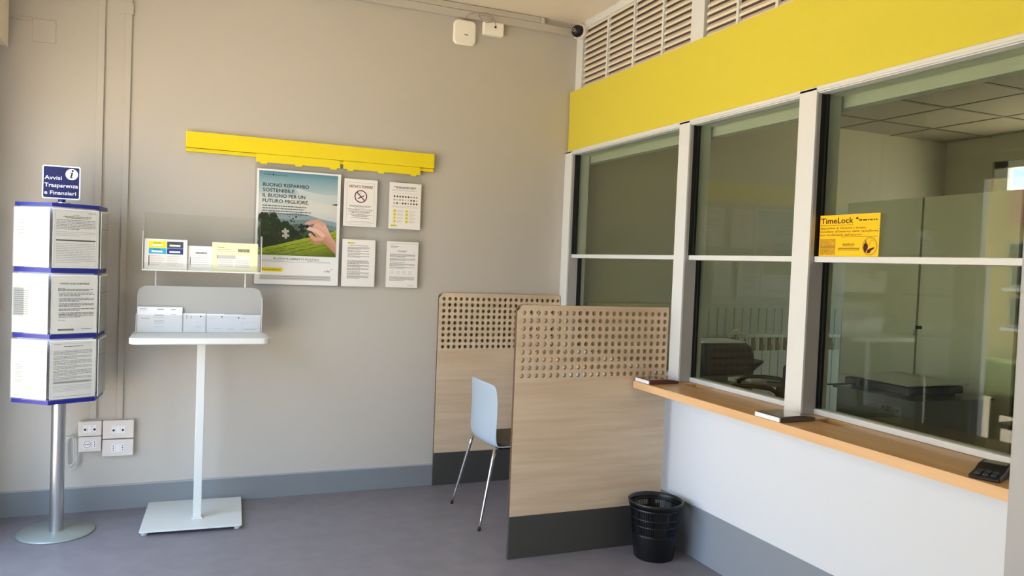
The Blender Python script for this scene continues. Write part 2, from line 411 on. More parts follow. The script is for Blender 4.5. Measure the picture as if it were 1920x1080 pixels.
louvre(2.560, 3.455, [3.188, 2.905], 'white louvred grille right of the wide upper post')
struct(Bx(2.497, 2.55, 2.45, 2.56, 2.722, 3.15).build('trim_louvre_post_3', 'frame', bev=0.002))
struct(Bx(2.50, 2.55, 0.8, 2.45, 2.722, 3.15).build('trim_louvre_infill', 'frame', bev=0.002))

# countertop
def slab_top(name, y0, y1, label):
    t = thing(name, (2.35, (y0+y1)/2, 0.863), label, 'countertop')
    # U-shaped gaps for the pass-through recesses are set in as shallow dark trays
    rec = [r for r in ((3.232, 3.39), (2.33, 2.47)) if y0 < r[0] < y1]
    b = MB(); xs = 2.424; xe = 2.508
    b.box(2.224, xs, y0, y1, 0.863, 0.901, 0); b.box(xe, 2.62, y0, y1, 0.863, 0.901, 0)
    yy = y0
    for r in sorted(rec): b.box(xs, xe, yy, r[0], 0.863, 0.901, 0); b.box(xs, xe, r[0], r[1], 0.863, 0.880, 1); yy = r[1]
    b.box(xs, xe, yy, y1, 0.863, 0.901, 0)
    b.build('worktop', ['oak', 'slot'], t)
    Bx(2.221, 2.224, y0, y1, 0.8635, 0.9008).build('front_edge', 'oak_edge', t)
    Bx(2.30, XC-0.001, y0+0.03, y1-0.03, 0.852, 0.863).build('support_rail', 'white', t)
slab_top('countertop', 0.8, 3.551, 'long oak veneer counter shelf under the glazed windows')
slab_top('countertop', 3.60, 4.90, 'short oak counter shelf inside the booth, glimpsed through the perforated partition')

# ------------------------------------------------------------------ perforated partitions
def partition(name, x0, x1, y0, y1, ztop, c0, label):
    t = thing(name, ((x0+x1)/2, y0, 0), label, 'partition', 'perforated wooden partitions')
    NX, NZ, P_, R_ = 22, 9, 0.04004, 0.0122
    gx0 = c0-P_/2; gx1 = gx0+NX*P_; gz1 = ztop-0.039+P_/2; gz0 = gz1-NZ*P_; zk = 0.219
    b = MB(); n = 16
    sq = []
    for k in range(n):
        a = 2*PI*k/n; c, s_ = math.cos(a), math.sin(a); q = max(abs(c), abs(s_)); sq.append((c/q*P_/2, s_/q*P_/2, c*R_, s_*R_))
    for i in range(NX):
        for j in range(NZ):
            cx = gx0+(i+0.5)*P_; cz = gz0+(j+0.5)*P_
            vs = []
            for y in (y0, y1):
                vs += [(cx+a, y, cz+c) for a, c, _, _ in sq]+[(cx+a, y, cz+c) for _, _, a, c in sq]
            fs = []; inn = []
            for k in range(n):
                k2 = (k+1) % n
                fs.append((k, k2, n+k2, n+k)); fs.append((2*n+k2, 2*n+k, 3*n+k, 3*n+k2)); inn.append((n+k, n+k2, 3*n+k2, 3*n+k))
            b.mesh(vs, fs, 0); base = len(b.v)-len(vs)
            for f in inn: b.f.append(tuple(q+base for q in f)); b.m.append(1); b.c.append(None); b.sm.append(True)
    rr = 0.032
    arc = [(x0+rr-rr*math.cos(0.5*PI*k/8), ztop-rr+rr*math.sin(0.5*PI*k/8)) for k in range(9)]
    outline = [(x0, zk), (x1, zk), (x1, ztop)]+arc[::-1]
    for y in (y0, y1):
        b.face([(x, y, z) for x, z in [(x0, gz0), (gx0, gz0), (gx0, gz1), (x0, gz1)]], 0)
        b.face([(x, y, z) for x, z in [(gx1, gz0), (x1, gz0), (x1, gz1), (gx1, gz1)]], 0)
        b.face([(x, y, z) for x, z in [(x0, zk), (x1, zk), (x1, gz0), (x0, gz0)]], 0)
        b.face([(x, y, z) for x, z in [(x0, gz1), (x1, gz1), (x1, ztop)]+arc[::-1]], 0)
    for i in range(len(outline)):
        (xa, za), (xb, zb) = outline[i], outline[(i+1) % len(outline)]
        b.face([(xa, y0, za), (xb, y0, zb), (xb, y1, zb), (xa, y1, za)], 2)
    b.build('perforated_panel', ['wood', 'hole_wood', 'wood_edge'], t)
    Bx(x0+0.0004, x1-0.0004, y0, y1, 0, zk).build('kick_plate', 'kick', t)
    return t
M['hole_wood'] = mat('bored_edge', rgb(172, 142, 104), 0.5)
partition('partition_panel', 1.547, 2.440, 4.912, 4.930, 1.290, 1.583, 'maple perforated partition standing flat against the grey back wall')
pf = partition('partition_panel', 1.535, 2.437, 3.565, 3.587, 1.296, 1.573, 'nearer maple perforated partition between the blue chair and the waste bin')
mb = MB()
for z in (1.10,): mb.box(2.437, 2.4445 if z > 1 else XC-0.001, 3.568, 3.584, z, z+0.05)
mb.build('bracket', 'metal', pf)

# ------------------------------------------------------------------ chair
ch = thing('visitor_chair', (1.83, 4.26, 0), 'light blue plastic visitor chair with chrome legs beside the perforated partition', 'chair')
prof = [(1.606, 0.815), (1.612, 0.76), (1.617, 0.68), (1.616, 0.60), (1.612, 0.53), (1.616, 0.475), (1.640, 0.442), (1.69, 0.435), (1.78, 0.440), (1.90, 0.448), (2.00, 0.452), (2.05, 0.438)]
mb = MB(); NW = 12; vs = []
for i, (x, z) in enumerate(prof):
    for j in range(NW+1):
        s_ = -1+2*j/NW; hw = 0.212*(0.93 if i == 0 else 1.0)
        curl = 0.030*abs(s_)**2.4
        if i <= 5: px, pz = x+curl, z-(0.012*abs(s_)**3 if i == 0 else 0)
        elif i == 6: px, pz = x+curl*0.7, z+curl*0.4
        else: px, pz = x, z+curl*0.5
        vs.append((px, 4.26+s_*hw, pz))
fs = [(i*(NW+1)+j, i*(NW+1)+j+1, (i+1)*(NW+1)+j+1, (i+1)*(NW+1)+j) for i in range(len(prof)-1) for j in range(NW)]
mb.mesh(vs, fs, 0, smooth=True)
sh = mb.build('seat_shell', 'chair', ch)
so = sh.modifiers.new('solid', 'SOLIDIFY'); so.thickness = 0.009; so.offset = 0
q = sh.modifiers.new('sub', 'SUBSURF'); q.levels = 2; q.render_levels = 2
mb = MB(); mb.prism(rrect(1.655, 2.035, 4.075, 4.445, 0.05), fxy(0.452, 0.470)); mb.build('seat_pad', 'pad', ch, bev=0.006)
mb = MB(); mb.box(1.70, 2.0, 4.14, 4.38, 0.415, 0.430); mb.build('seat_mount', 'black', ch, bev=0.004)
for a, b_ in (((1.648, 4.075, 0.437), (1.545, 4.008, 0.004)), ((1.648, 4.445, 0.437), (1.552, 4.514, 0.004)),
              ((1.985, 4.075, 0.432), (2.09, 4.008, 0.004)), ((1.985, 4.445, 0.432), (2.09, 4.514, 0.004))):
    va, vb = Vector(a), Vector(b_)
    l_ = MB(); l_.tube([va+(vb-va)*k/8 for k in range(9)], [0.0105-0.0035*k/8 for k in range(9)], 12)
    lg = l_.build('leg', 'chrome', ch)
    f_ = MB(); f_.tube([vb+Vector((0, 0, -0.004)), vb+Vector((0, 0, 0.012))], 0.0095, 12); f_.build('foot_cap', 'black', lg)

# ------------------------------------------------------------------ waste bin
BX, BY = 2.293, 3.394
bn = thing('waste_bin', (BX, BY, 0), 'black plastic slatted waste paper bin on the floor at the partition foot', 'waste bin')
mb = MB(); mb.lathe([(0.001, 0.0), (0.100, 0.0), (0.104, 0.006), (0.117, 0.125), (0.1185, 0.135), (0.116, 0.135), (0.114, 0.125), (0.100, 0.010), (0.001, 0.010)], BX, BY, 48)
def rz(z): return 0.104+(0.137-0.104)*z/0.30
for z, h in ((0.178, 0.004), (0.215, 0.004), (0.262, 0.010)):
    mb.lathe([(rz(z)+0.001, z), (rz(z)+0.001, z+h), (rz(z)-0.003, z+h), (rz(z)-0.003, z), (rz(z)+0.001, z)], BX, BY, 48)
NS = 84
for k in range(NS):
    a = 2*PI*k/NS; wide = (k % 14) in (0, 1, 2, 3) ; dw = 0.0046 if wide else 0.0022
    ca, sa = math.cos(a), math.sin(a); t0 = Vector((-sa, ca, 0)); n0 = Vector((ca, sa, 0))
    vs = []
    for z in (0.13, 0.285):
        c_ = Vector((BX, BY, z))+n0*rz(z)
        vs += [c_-t0*dw, c_+t0*dw, c_+t0*dw-n0*0.003, c_-t0*dw-n0*0.003]
    mb.mesh(vs, [(0, 1, 5, 4), (1, 2, 6, 5), (2, 3, 7, 6), (3, 0, 4, 7)])
mb.build('basket', 'black', bn)
mb = MB(); mb.lathe([(0.133, 0.272), (0.138, 0.270), (0.143, 0.290), (0.144, 0.298), (0.140, 0.301), (0.134, 0.299), (0.133, 0.272)], BX, BY, 56); mb.build('rim', 'black', bn)

# ------------------------------------------------------------------ info display stand
IX, IY = -0.597, 4.607
st = thing('display_stand', (IX, IY, 0), 'hexagonal blue banded notice display on a steel pole with round base', 'display stand')
mb = MB(); mb.lathe([(0.001, 0.0), (0.180, 0.0), (0.182, 0.004), (0.178, 0.011), (0.001, 0.012)], IX, IY, 64); mb.build('base', 'disc', st)
mb = MB(); mb.lathe([(0.033, 0.012), (0.033, 1.725)], IX, IY, 32); mb.build('pole', 'metal', st)
HR, PH = 0.2168, math.radians(204.995)
hv = [(IX+HR*math.cos(PH+k*PI/3), IY+HR*math.sin(PH+k*PI/3)) for k in range(6)]
HZ = [0.710, 1.038, 1.366, 1.694]
def hexring(z0, z1, ro, ri, name):
    b = MB(); n = 6
    A = [(IX+ro*math.cos(PH+k*PI/3), IY+ro*math.sin(PH+k*PI/3)) for k in range(6)]
    B = [(IX+ri*math.cos(PH+k*PI/3), IY+ri*math.sin(PH+k*PI/3)) for k in range(6)]
    for k in range(6):
        j = (k+1) % 6
        b.face([(*A[k], z0), (*A[j], z0), (*A[j], z1), (*A[k], z1)]); b.face([(*B[j], z0), (*B[k], z0), (*B[k], z1), (*B[j], z1)])
        b.face([(*A[k], z1), (*A[j], z1), (*B[j], z1), (*B[k], z1)]); b.face([(*A[j], z0), (*A[k], z0), (*B[k], z0), (*B[j], z0)])
    return b.build(name, 'blue', st)
for i, z in enumerate(HZ):
    hexring(z, z+0.026 if i < 3 else z+0.018, HR, 0.03, 'blue_band')
mb = MB(); mb.prism([(x*0.90+IX*0.10, y*0.90+IY*0.10) for x, y in hv], fxy(0.736, 1.694)); mb.build('core', 'white', st)
def facegeo(k):
    a, b = Vector((*hv[k], 0)), Vector((*hv[(k+1) % 6], 0)); u = (b-a).normalized(); n = Vector((u.y, -u.x, 0)); return a, u, n
faces = {0: 'left', 1: 'front', 2: 'right'}
for k in range(6):
    a, u, n = facegeo(k)
    if n.dot(Vector((-IX, -IY, 0))) < -0.02: continue
    for t in range(3):
        z0 = HZ[t]+0.022
        p = MB()
        for d, mi in ((0.0115, 0),):
            o_ = a+u*0.002+n*d
            def fn(x, y, tt, o_=o_): return o_+u*x+Vector((0, 0, z0+y))-n*(0.002*tt)
            p.prism([(0, 0), (0.2128, 0), (0.2128, 0.292), (0, 0.292)], fn, 0, 1)
        p.build('clear_pocket', ['acrylic', 'acrylic_e'], st)
# sign on top
sg0 = Vector((-0.694, 4.600, 1.742)); SGW, SGH = 0.172, 0.170
mb = MB(); mb.lathe([(0.017, 1.70), (0.017, 1.752)], -0.603, 4.604, 20); mb.build('sign_stem', 'blue', st)
sgu = Vector((0.995, 0.0, 0)).normalized()
sp = Print((-0.690, 4.584, 1.741), (1, 0, 0), (0, 0, 1), SGW, SGH, th=0.008)
sp.mb = MB(); sp.mb.prism(rrect(0, SGW, 0, SGH, 0.010), lambda a, b, t: sp.P(a, b, 0)+Vector((0, 0.008*t, 0))); sp.mb.c = [rgb(236, 238, 244)]*len(sp.mb.f)
sp.poly(rrect(0.006, SGW-0.006, 0.006, SGH-0.006, 0.007), rgb(12, 22, 84), 1)
for s_, y in (('Avvisi', 0.098), ('Trasparenza', 0.060), ('e Finanziari', 0.022)):
    sp.text(s_, 0.011, y, 0.020, rgb(240, 242, 250), 3, {'Avvisi': 0.076, 'Trasparenza': 0.150, 'e Finanziari': 0.142}[s_], 0.018)
sp.circle(0.132, 0.129, 0.0285, rgb(244, 246, 250), 2)
sp.circle(0.136, 0.1475, 0.0052, rgb(16, 18, 40), 4)
sp.poly([(0.122, 0.1365), (0.139, 0.140), (0.132, 0.114), (0.139, 0.117), (0.139, 0.114), (0.129, 0.108), (0.124, 0.112), (0.130, 0.1345), (0.122, 0.1335)], rgb(16, 18, 40), 4)
sp.build('sign_board', st)

def sheet_on(k, t, label, draw, paper=rgb(222, 221, 216)):
    a, u, n = facegeo(k); z0 = HZ[t]+0.026
    o_ = a+u*0.0035+n*0.0085+Vector((0, 0, z0)); p = Print(o_, u, (0, 0, 1), 0.2095, 0.294, paper)
    draw(p); tag(p.build(), label, 'notice', 'A4 notices in the hexagonal display stand')
def d_faint(p):
    p.words(0.02, 0.045, 0.272, 0.0025, LGREY)
    for i, y in enumerate((0.228, 0.215, 0.193, 0.180, 0.167, 0.153, 0.142)): p.words(0.03, 0.19, y, 0.002, rgb(128, 124, 120), 1, random.uniform(.7, 1))
    p.words(0.02, 0.05, 0.02, 0.002, GREY)
def d_bar(p):
    p.frame(0.008, 0.008, 0.2, 0.286, 0.001, LGREY); p.words(0.155, 0.195, 0.274, 0.003, GREY); p.words(0.09, 0.12, 0.262, 0.002, INK)
    p.words(0.045, 0.175, 0.254, 0.003, INK); p.words(0.055, 0.165, 0.248, 0.0025, INK)
    p.para(0.014, 0.195, 0.240, 7, 0.0075, 0.003, GREY); p.para(0.014, 0.195, 0.180, 3, 0.009, 0.0022, LGREY)
    p.rect(0.014, 0.134, 0.196, 0.141, rgb(74, 70, 62)); p.para(0.014, 0.195, 0.122, 12, 0.0085, 0.0028, LGREY)
def d_side(p):
    p.rect(0.03, 0.23, 0.2, 0.233, LGREY); p.rect(0.03, 0.20, 0.2, 0.204, rgb(90, 60, 50)); p.para(0.03, 0.19, 0.18, 10, 0.011, 0.002, LGREY)
def d_block(p):
    p.rect(0.006, 0.085, 0.098, 0.222, rgb(150, 150, 146)); p.frame(0.004, 0.083, 0.100, 0.224, 0.001, GREY)
    for i in range(12): p.words(0.012, 0.094, 0.092+i*0.0105, 0.003, rgb(90, 90, 90), 2)
    p.para(0.106, 0.2, 0.225, 4, 0.009, 0.0015, rgb(128, 124, 120)); p.words(0.015, 0.05, 0.02, 0.002, LGREY)
def d_avviso(p):
    p.text('AVVISO ALLA CLIENTELA', 0.104, 0.246, 0.0085, INK, 2, 0.135, 0.02, 'c')
    p.words(0.028, 0.06, 0.226, 0.002, INK); p.words(0.028, 0.195, 0.219, 0.003, INK); p.words(0.028, 0.17, 0.213, 0.003, INK)
    y = 0.204
    for n_ in (3, 3, 3, 2, 4):
        p.rect(0.028, y-0.004, 0.030, y-0.002, INK); p.para(0.033, 0.196, y, n_, 0.0068, 0.0032, rgb(84, 84, 86)); y -= 0.0068*n_+0.006
    p.words(0.03, 0.065, y-0.006, 0.002, GREY); p.rect(0.03, 0.014, 0.103, 0.024, rgb(130, 128, 124)); p.text('Posteitaliane', 0.137, 0.0195, 0.0052, INK, 2, 0.048, 0.02)
def d_dense(p):
    p.text('Posteitaliane', 0.016, 0.274, 0.004, INK, 2, 0.032, 0.02); p.rect(0.05, 0.276, 0.19, 0.277, GREY); p.words(0.06, 0.15, 0.262, 0.0026, INK)
    y = 0.243
    for n_ in (4, 3, 4, 3, 5, 3): p.para(0.014, 0.192, y, n_, 0.0062, 0.0026, rgb(128, 128, 130)); y -= 0.0062*n_+0.003
    p.rect(0.014, 0.078, 0.192, 0.09, rgb(168, 168, 166)); p.words(0.018, 0.18, 0.082, 0.003, GREY, 2)
    p.para(0.014, 0.192, 0.068, 5, 0.007, 0.002, LGREY); p.words(0.015, 0.19, 0.012, 0.002, GREY)
def d_faint2(p):
    p.words(0.02, 0.05, 0.276, 0.002, LGREY); p.words(0.07, 0.15, 0.226, 0.0022, rgb(128, 124, 120))
    for i, y in enumerate((0.165, 0.156, 0.147, 0.132, 0.123, 0.108, 0.092, 0.083)): p.words(0.025, 0.19, y, 0.0022, rgb(128, 124, 120), 1, random.uniform(.7, 1))
    p.words(0.02, 0.05, 0.014, 0.002, GREY)
sheet_on(0, 2, 'bright A4 notice with faint lines, top tier left face of display stand', d_faint, rgb(204, 200, 190))  # left-face sheets: cream paper, colour darkened to offset the strong window light
sheet_on(1, 2, 'A4 notice with a thick dark bar, top tier front face of display stand', d_bar)
sheet_on(2, 2, 'edge-on A4 sheet, top tier right face of display stand', d_side)
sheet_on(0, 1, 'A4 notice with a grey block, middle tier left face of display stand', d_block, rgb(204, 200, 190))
sheet_on(1, 1, 'A4 notice headed Avviso alla clientela in the middle tier of display stand', d_avviso)
sheet_on(2, 1, 'edge-on A4 sheet, middle tier right face of display stand', d_side)
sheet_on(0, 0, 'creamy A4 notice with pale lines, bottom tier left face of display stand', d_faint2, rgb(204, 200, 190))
sheet_on(1, 0, 'densely printed A4 notice in the bottom tier, front face of display stand', d_dense)
sheet_on(2, 0, 'edge-on A4 sheet, bottom tier right face of display stand', d_side)

# ------------------------------------------------------------------ writing / leaflet stand
ls = thing('leaflet_stand', (0.085, 4.62, 0), 'pale grey leaflet stand with square pole, tray top and flat square base', 'leaflet stand')
def rot(v, a=math.radians(-3), c=Vector((0.07, 4.655, 0))):
    d = v-c; return Vector((c.x+d.x*math.cos(a)-d.y*math.sin(a), c.y+d.x*math.sin(a)+d.y*math.cos(a), v.z))
mb = MB(); mb.prism(rrect(-0.185, 0.325, 4.40, 4.92, 0.014), fxy(0.018, 0.026)); mb.build('base_plate', 'stand', ls, bev=0.002, xf=rot)
for x, y in ((-0.16, 4.43), (0.30, 4.43), (-0.16, 4.89), (0.30, 4.89)):
    f_ = MB(); f_.lathe([(0.001, 0), (0.016, 0), (0.016, 0.018), (0.001, 0.018)], x, y, 20); f_.build('foot', 'stand', ls, xf=rot)
mb = MB(); mb.box(0.065, 0.107, 4.555, 4.595, 0.026, 1.008); mb.box(0.058, 0.114, 4.548, 4.602, 0.026, 0.034); mb.build('column', 'stand', ls, bev=0.002)
mb = MB(); mb.prism(rrect(-0.266, 0.434, 4.40, 4.80, 0.045), fxy(1.008, 1.042)); mb.build('tray_top', 'stand', ls, bev=0.005)
mb = MB(); mb.prism(rrect(-0.247, 0.407, 1.042, 1.301, 0.05, corners=(0, 0, 1, 1)), fxz(4.722, 4.727)); mb.build('back_plate', 'grey_panel', ls)
mb = MB()
for b in (acr(-0.247, 0.407, 4.694, 4.697, 1.042, 1.14, 'y'), acr(-0.250, -0.247, 4.694, 4.722, 1.042, 1.15, 'x'), acr(0.407, 0.410, 4.694, 4.722, 1.042, 1.245, 'x')):
    mb.mesh(b.v, b.f, 0); mb.m[-6:] = b.m
mb.build('lower_pocket', ['acrylic', 'acrylic_e'], ls)
for x in (-0.157, 0.315):
    r_ = MB(); r_.tube([(x, 4.732, 1.05), (x, 4.732, 1.390)], 0.005, 10); r_.build('support_rod', 'plate', ls)
mb = MB(); p_ = -0.220
for b in (acr(-0.221, 0.392, 4.655, 4.740, 1.386, 1.393, 'z'), acr(-0.221, 0.392, 4.655, 4.658, 1.393, 1.43, 'y'), acr(-0.221, 0.392, 4.737, 4.740, 1.393, 1.705, 'y'),
          acr(-0.224, -0.221, 4.655, 4.740, 1.386, 1.60, 'x'), acr(0.392, 0.395, 4.655, 4.740, 1.386, 1.60, 'x')):
    mb.mesh(b.v, b.f, 0); mb.m[-6:] = b.m
mb.m[:6] = [1]*6
mb.build('upper_tray', ['acrylic', 'acrylic_e'], ls)
# leaflets in the upper tray
def leaflet(x0, x1, y, z0, z1, label, grp, draw, paper=rgb(238, 238, 234), th=0.004, nm='leaflet'):
    p = Print((x0, y, z0), (1, 0, 0), (0, 0, 1), x1-x0, z1-z0, paper, th); draw(p); tag(p.build(nm), label, 'leaflet', grp)
G1 = 'payment slips in the upper acrylic tray'; G2 = 'forms in the lower pocket of the leaflet stand'
def la(p):
    W, H = p.w, p.h
    p.rect(0.021, 0.118, 0.109, 0.155, rgb(248, 226, 20)); p.rect(0.021, 0.085, 0.109, 0.117, rgb(60, 170, 205)); p.rect(0.112, 0.118, 0.195, 0.155, rgb(74, 76, 90)); p.rect(0.112, 0.085, 0.195, 0.117, rgb(34, 62, 130))
    for x, y in ((0.035, 0.128), (0.035, 0.093), (0.125, 0.128), (0.125, 0.093)): p.rect(x, y, x+0.055, y+0.010, rgb(225, 228, 230), 2); p.words(x+0.01, x+0.045, y+0.015, 0.003, INK, 2)
    p.rect(0.021, 0.014, 0.197, 0.084, rgb(226, 224, 220)); p.rect(0.020, 0.02, 0.026, 0.076, rgb(120, 120, 126), 2)
    for y in (0.072, 0.06, 0.048, 0.036, 0.024): p.words(0.032, 0.10, y, 0.0022, LGREY, 2, random.uniform(.6, 1)); p.words(0.115, 0.19, y, 0.0022, LGREY, 2, random.uniform(.6, 1))
def lb(p):
    p.barcode(0.055, 0.094, 0.115, 0.103); p.rect(0.047, 0.097, 0.050, 0.100, INK, 2); p.frame(0.03, 0.014, 0.14, 0.082, 0.001, LGREY); p.rect(0.026, 0.03, 0.029, 0.075, INK, 2)
    for y in (0.07, 0.058, 0.046, 0.034): p.words(0.036, 0.125, y, 0.002, LGREY)
def lc(p):
    p.rect(0.0, 0.0, p.w, p.h, rgb(240, 238, 196), 1); p.rect(0.03, 0.012, 0.205, 0.092, rgb(236, 236, 226), 2)
    p.rect(0.028, 0.133, 0.065, 0.138, rgb(196, 190, 30), 2); p.words(0.03, 0.10, 0.122, 0.002, GREY, 2); p.words(0.03, 0.12, 0.113, 0.002, LGREY, 2)
    p.barcode(0.138, 0.112, 0.20, 0.130, INK, 3); p.rect(0.03, 0.072, 0.125, 0.092, rgb(200, 198, 196), 3); p.rect(0.026, 0.072, 0.029, 0.092, INK, 3)
    for y in (0.062, 0.05, 0.038, 0.026): p.words(0.036, 0.11, y, 0.002, LGREY, 3); p.words(0.125, 0.2, y, 0.002, LGREY, 3)
leaflet(-0.215, 0.000, 4.684, 1.3935, 1.560, 'slip with yellow, cyan, black and blue blocks at left of upper tray', G1, la)
leaflet(-0.010, 0.138, 4.698, 1.393, 1.530, 'small white slip with barcode strip, middle of upper tray', G1, lb)
leaflet(0.130, 0.375, 4.684, 1.393, 1.556, 'cream and yellow slip with barcode at right of upper tray', G1, lc)
def lf1(p):
    p.words(0.012, 0.045, 0.13, 0.002, GREY); p.words(0.012, 0.05, 0.122, 0.002, LGREY); p.barcode(0.10, 0.124, 0.132, 0.132, GREY); p.barcode(0.17, 0.124, 0.195, 0.131, GREY)
    p.rect(0.085, 0.095, 0.135, 0.0985, rgb(110, 112, 124)); p.words(0.02, 0.062, 0.076, 0.0025, GREY); p.words(0.17, 0.2, 0.10, 0.002, LGREY)
    for y in (0.083, 0.065, 0.06, 0.05, 0.03): p.words(0.085, 0.135, y, 0.002, LGREY)
def lf2(p):
    p.rect(0.045, 0.078, 0.048, 0.094, GREY); p.rect(0.068, 0.078, 0.071, 0.094, GREY); p.circle(0.120, 0.090, 0.004, INK); p.words(0.02, 0.06, 0.098, 0.0018, LGREY); p.words(0.09, 0.13, 0.03, 0.0018, LGREY)
def lf3(p):
    p.circle(0.093, 0.088, 0.004, INK); p.words(0.05, 0.09, 0.02, 0.0018, LGREY); p.words(0.02, 0.06, 0.08, 0.0015, rgb(205, 210, 216))
def lf4(p):
    p.circle(0.085, 0.084, 0.004, INK); p.words(0.03, 0.06, 0.018, 0.0018, LGREY)
def lf5(p):
    p.frame(0.01, 0.02, 0.10, 0.058, 0.0012, rgb(205, 208, 216)); p.words(0.02, 0.09, 0.018, 0.002, LGREY); p.words(0.01, 0.03, 0.08, 0.0018, LGREY)
PW = rgb(232, 236, 244)
leaflet(-0.244, -0.016, 4.705, 1.043, 1.184, 'taller white form at the left end of the lower pocket', G2, lf1, PW, 0.003, 'form_leaflet')
leaflet(-0.040, 0.106, 4.712, 1.043, 1.150, 'white form with two short grey bars, right of the taller form', G2, lf2, PW, 0.003, 'form_leaflet')
leaflet(0.100, 0.205, 4.718, 1.043, 1.148, 'white form with one black dot, middle of the lower pocket', G2, lf3, PW, 0.003, 'form_leaflet')
leaflet(0.198, 0.300, 4.7125, 1.043, 1.146, 'blank looking white form with dot, second from right in lower pocket', G2, lf4, PW, 0.003, 'form_leaflet')
leaflet(0.292, 0.404, 4.7065, 1.043, 1.144, 'white form with faint frame at the right end of the lower pocket', G2, lf5, PW, 0.003, 'form_leaflet')

# ------------------------------------------------------------------ yellow bar and acrylic boards
yb = thing('display_rail', (0.72, YW, 2.08), 'long yellow display rail fixed to the grey wall above the posters', 'display rail')
Bx(-0.022, 1.476, 4.899, YW-0.008, 2.103, 2.196).build('cover', 'bar', yb, bev=0.0015)
mb = MB(); mb.box(-0.021, 1.474, 4.902, 4.909, 2.080, 2.089); mb.box(-0.021, 1.474, 4.909, YW-0.008, 2.080, 2.100); mb.build('lower_track', 'bar', yb)
for x0, x1, tabs in ((0.367, 0.866, ((0.392, 0.432), (0.594, 0.636), (0.803, 0.847))), (0.886, 1.383, ((0.912, 0.950), (1.105, 1.146), (1.319, 1.358)))):
    b = MB(); pts = [(x0, 2.101), (x0, 2.052)]
    for a, c in tabs: pts += [(a, 2.052), (a+0.002, 2.042), (c-0.002, 2.042), (c, 2.052)]
    pts += [(x1, 2.052), (x1, 2.101)]
    b.prism(pts[::-1], fxz(4.896, 4.901)); b.build('hanger', 'bar', yb)
Bx(-0.01, 1.46, YW-0.008, YW, 2.11, 2.19).build('mounting_plate', 'bar', yb)
def board(x0, x1, z0, label):
    b = acr(x0, x1, 4.915, 4.918, z0, 2.050, 'y')
    tag(b.build('acrylic_board', ['board', 'acrylic_e']), label, 'acrylic board', 'clear boards hanging from the yellow rail')
board(0.364, 0.884, 1.313, 'clear acrylic board behind the large landscape poster')
board(0.889, 1.404, 1.313, 'clear acrylic board holding the four small notices')

# poster
po = Print((0.376, 4.909, 1.319), (1, 0, 0), (0, 0, 1), 0.501, 0.696, rgb(234, 236, 236), 0.003)
sky = [(0.685, rgb(84, 132, 150)), (0.66, rgb(112, 152, 166)), (0.60, rgb(150, 178, 184)), (0.52, rgb(196, 206, 204)), (0.46, rgb(206, 208, 202)), (0.40, rgb(188, 196, 196)), (0.178, rgb(150, 160, 150))]
for (a, ca), (b, cb) in zip(sky[:-1], sky[1:]): po.grad(0.012, b, 0.482, a, cb, ca, 1)
po.poly([(0.22, 0.60), (0.30, 0.575), (0.40, 0.56), (0.482, 0.565), (0.482, 0.50), (0.36, 0.515), (0.26, 0.54)], rgb(192, 202, 200), 2)
po.poly([(0.18, 0.53), (0.28, 0.52), (0.40, 0.50), (0.482, 0.51), (0.482, 0.46), (0.34, 0.48), (0.22, 0.49)], rgb(208, 208, 198), 2)
backdrop_hill = lambda pts, c, k: po.poly([(pts[0][0], 0.2)]+pts+[(pts[-1][0], 0.2)], c, k)
backdrop_hill([(0.012, 0.425), (0.08, 0.440), (0.16, 0.432), (0.24, 0.440), (0.31, 0.432), (0.38, 0.412), (0.44, 0.402), (0.482, 0.395)], rgb(138, 156, 160), 2)
backdrop_hill([(0.012, 0.40), (0.10, 0.405), (0.20, 0.395), (0.30, 0.402), (0.38, 0.385), (0.482, 0.368)], rgb(112, 132, 132), 3)
backdrop_hill([(0.14, 0.36), (0.24, 0.375), (0.32, 0.368), (0.40, 0.350), (0.482, 0.340)], rgb(84, 102, 92), 4)
backdrop_hill([(0.24, 0.33), (0.30, 0.340), (0.36, 0.325), (0.42, 0.33), (0.482, 0.32)], rgb(64, 82, 58), 5)
random.seed(3)
for tk, (x, y, r) in enumerate(((0.02, 0.40, 0.035), (0.03, 0.34, 0.05), (0.07, 0.37, 0.04), (0.10, 0.41, 0.026), (0.11, 0.37, 0.036), (0.14, 0.34, 0.04), (0.17, 0.36, 0.028), (0.20, 0.33, 0.035), (0.07, 0.30, 0.055), (0.13, 0.28, 0.045), (0.19, 0.29, 0.04), (0.23, 0.31, 0.028), (0.03, 0.26, 0.05), (0.26, 0.29, 0.02), (0.31, 0.30, 0.014))):
    x0 = max(x, 0.013+r)
    pts = [(x0+r*(1+0.16*random.uniform(-1, 1))*math.cos(2*PI*i/26), y+r*(1+0.16*random.uniform(-1, 1))*math.sin(2*PI*i/26)) for i in range(26)]
    po.poly([(max(px, 0.012), py) for px, py in pts], rgb(30+random.randint(0, 14), 42+random.randint(0, 12), 26), 6+tk*0.05)
for _ in range(50):
    x, y = random.uniform(0.02, 0.24), random.uniform(0.25, 0.42); po.circle(x, y, random.uniform(0.003, 0.007), rgb(58, 72, 34) if random.random() < .5 else rgb(44, 56, 32), 7+_*0.018, 8)
fl = [(0.012, 0.20), (0.06, 0.225), (0.12, 0.238), (0.20, 0.262), (0.28, 0.285), (0.36, 0.305), (0.42, 0.322), (0.482, 0.345)]
po.poly([(0.012, 0.178)]+[(0.482, 0.178)]+fl[::-1], [rgb(96, 118, 20), rgb(60, 84, 24)]+[rgb(158, 172, 40)]*8, 8)
for k in range(7):
    o_ = k*0.012+0.008; po.poly([(x, max(y-o_, 0.179)) for x, y in fl[1:]]+[(x, max(y-o_-0.004, 0.179)) for x, y in fl[:0:-1]], rgb(92, 114, 26) if k % 2 else rgb(134, 154, 34), 9+k*0.1)
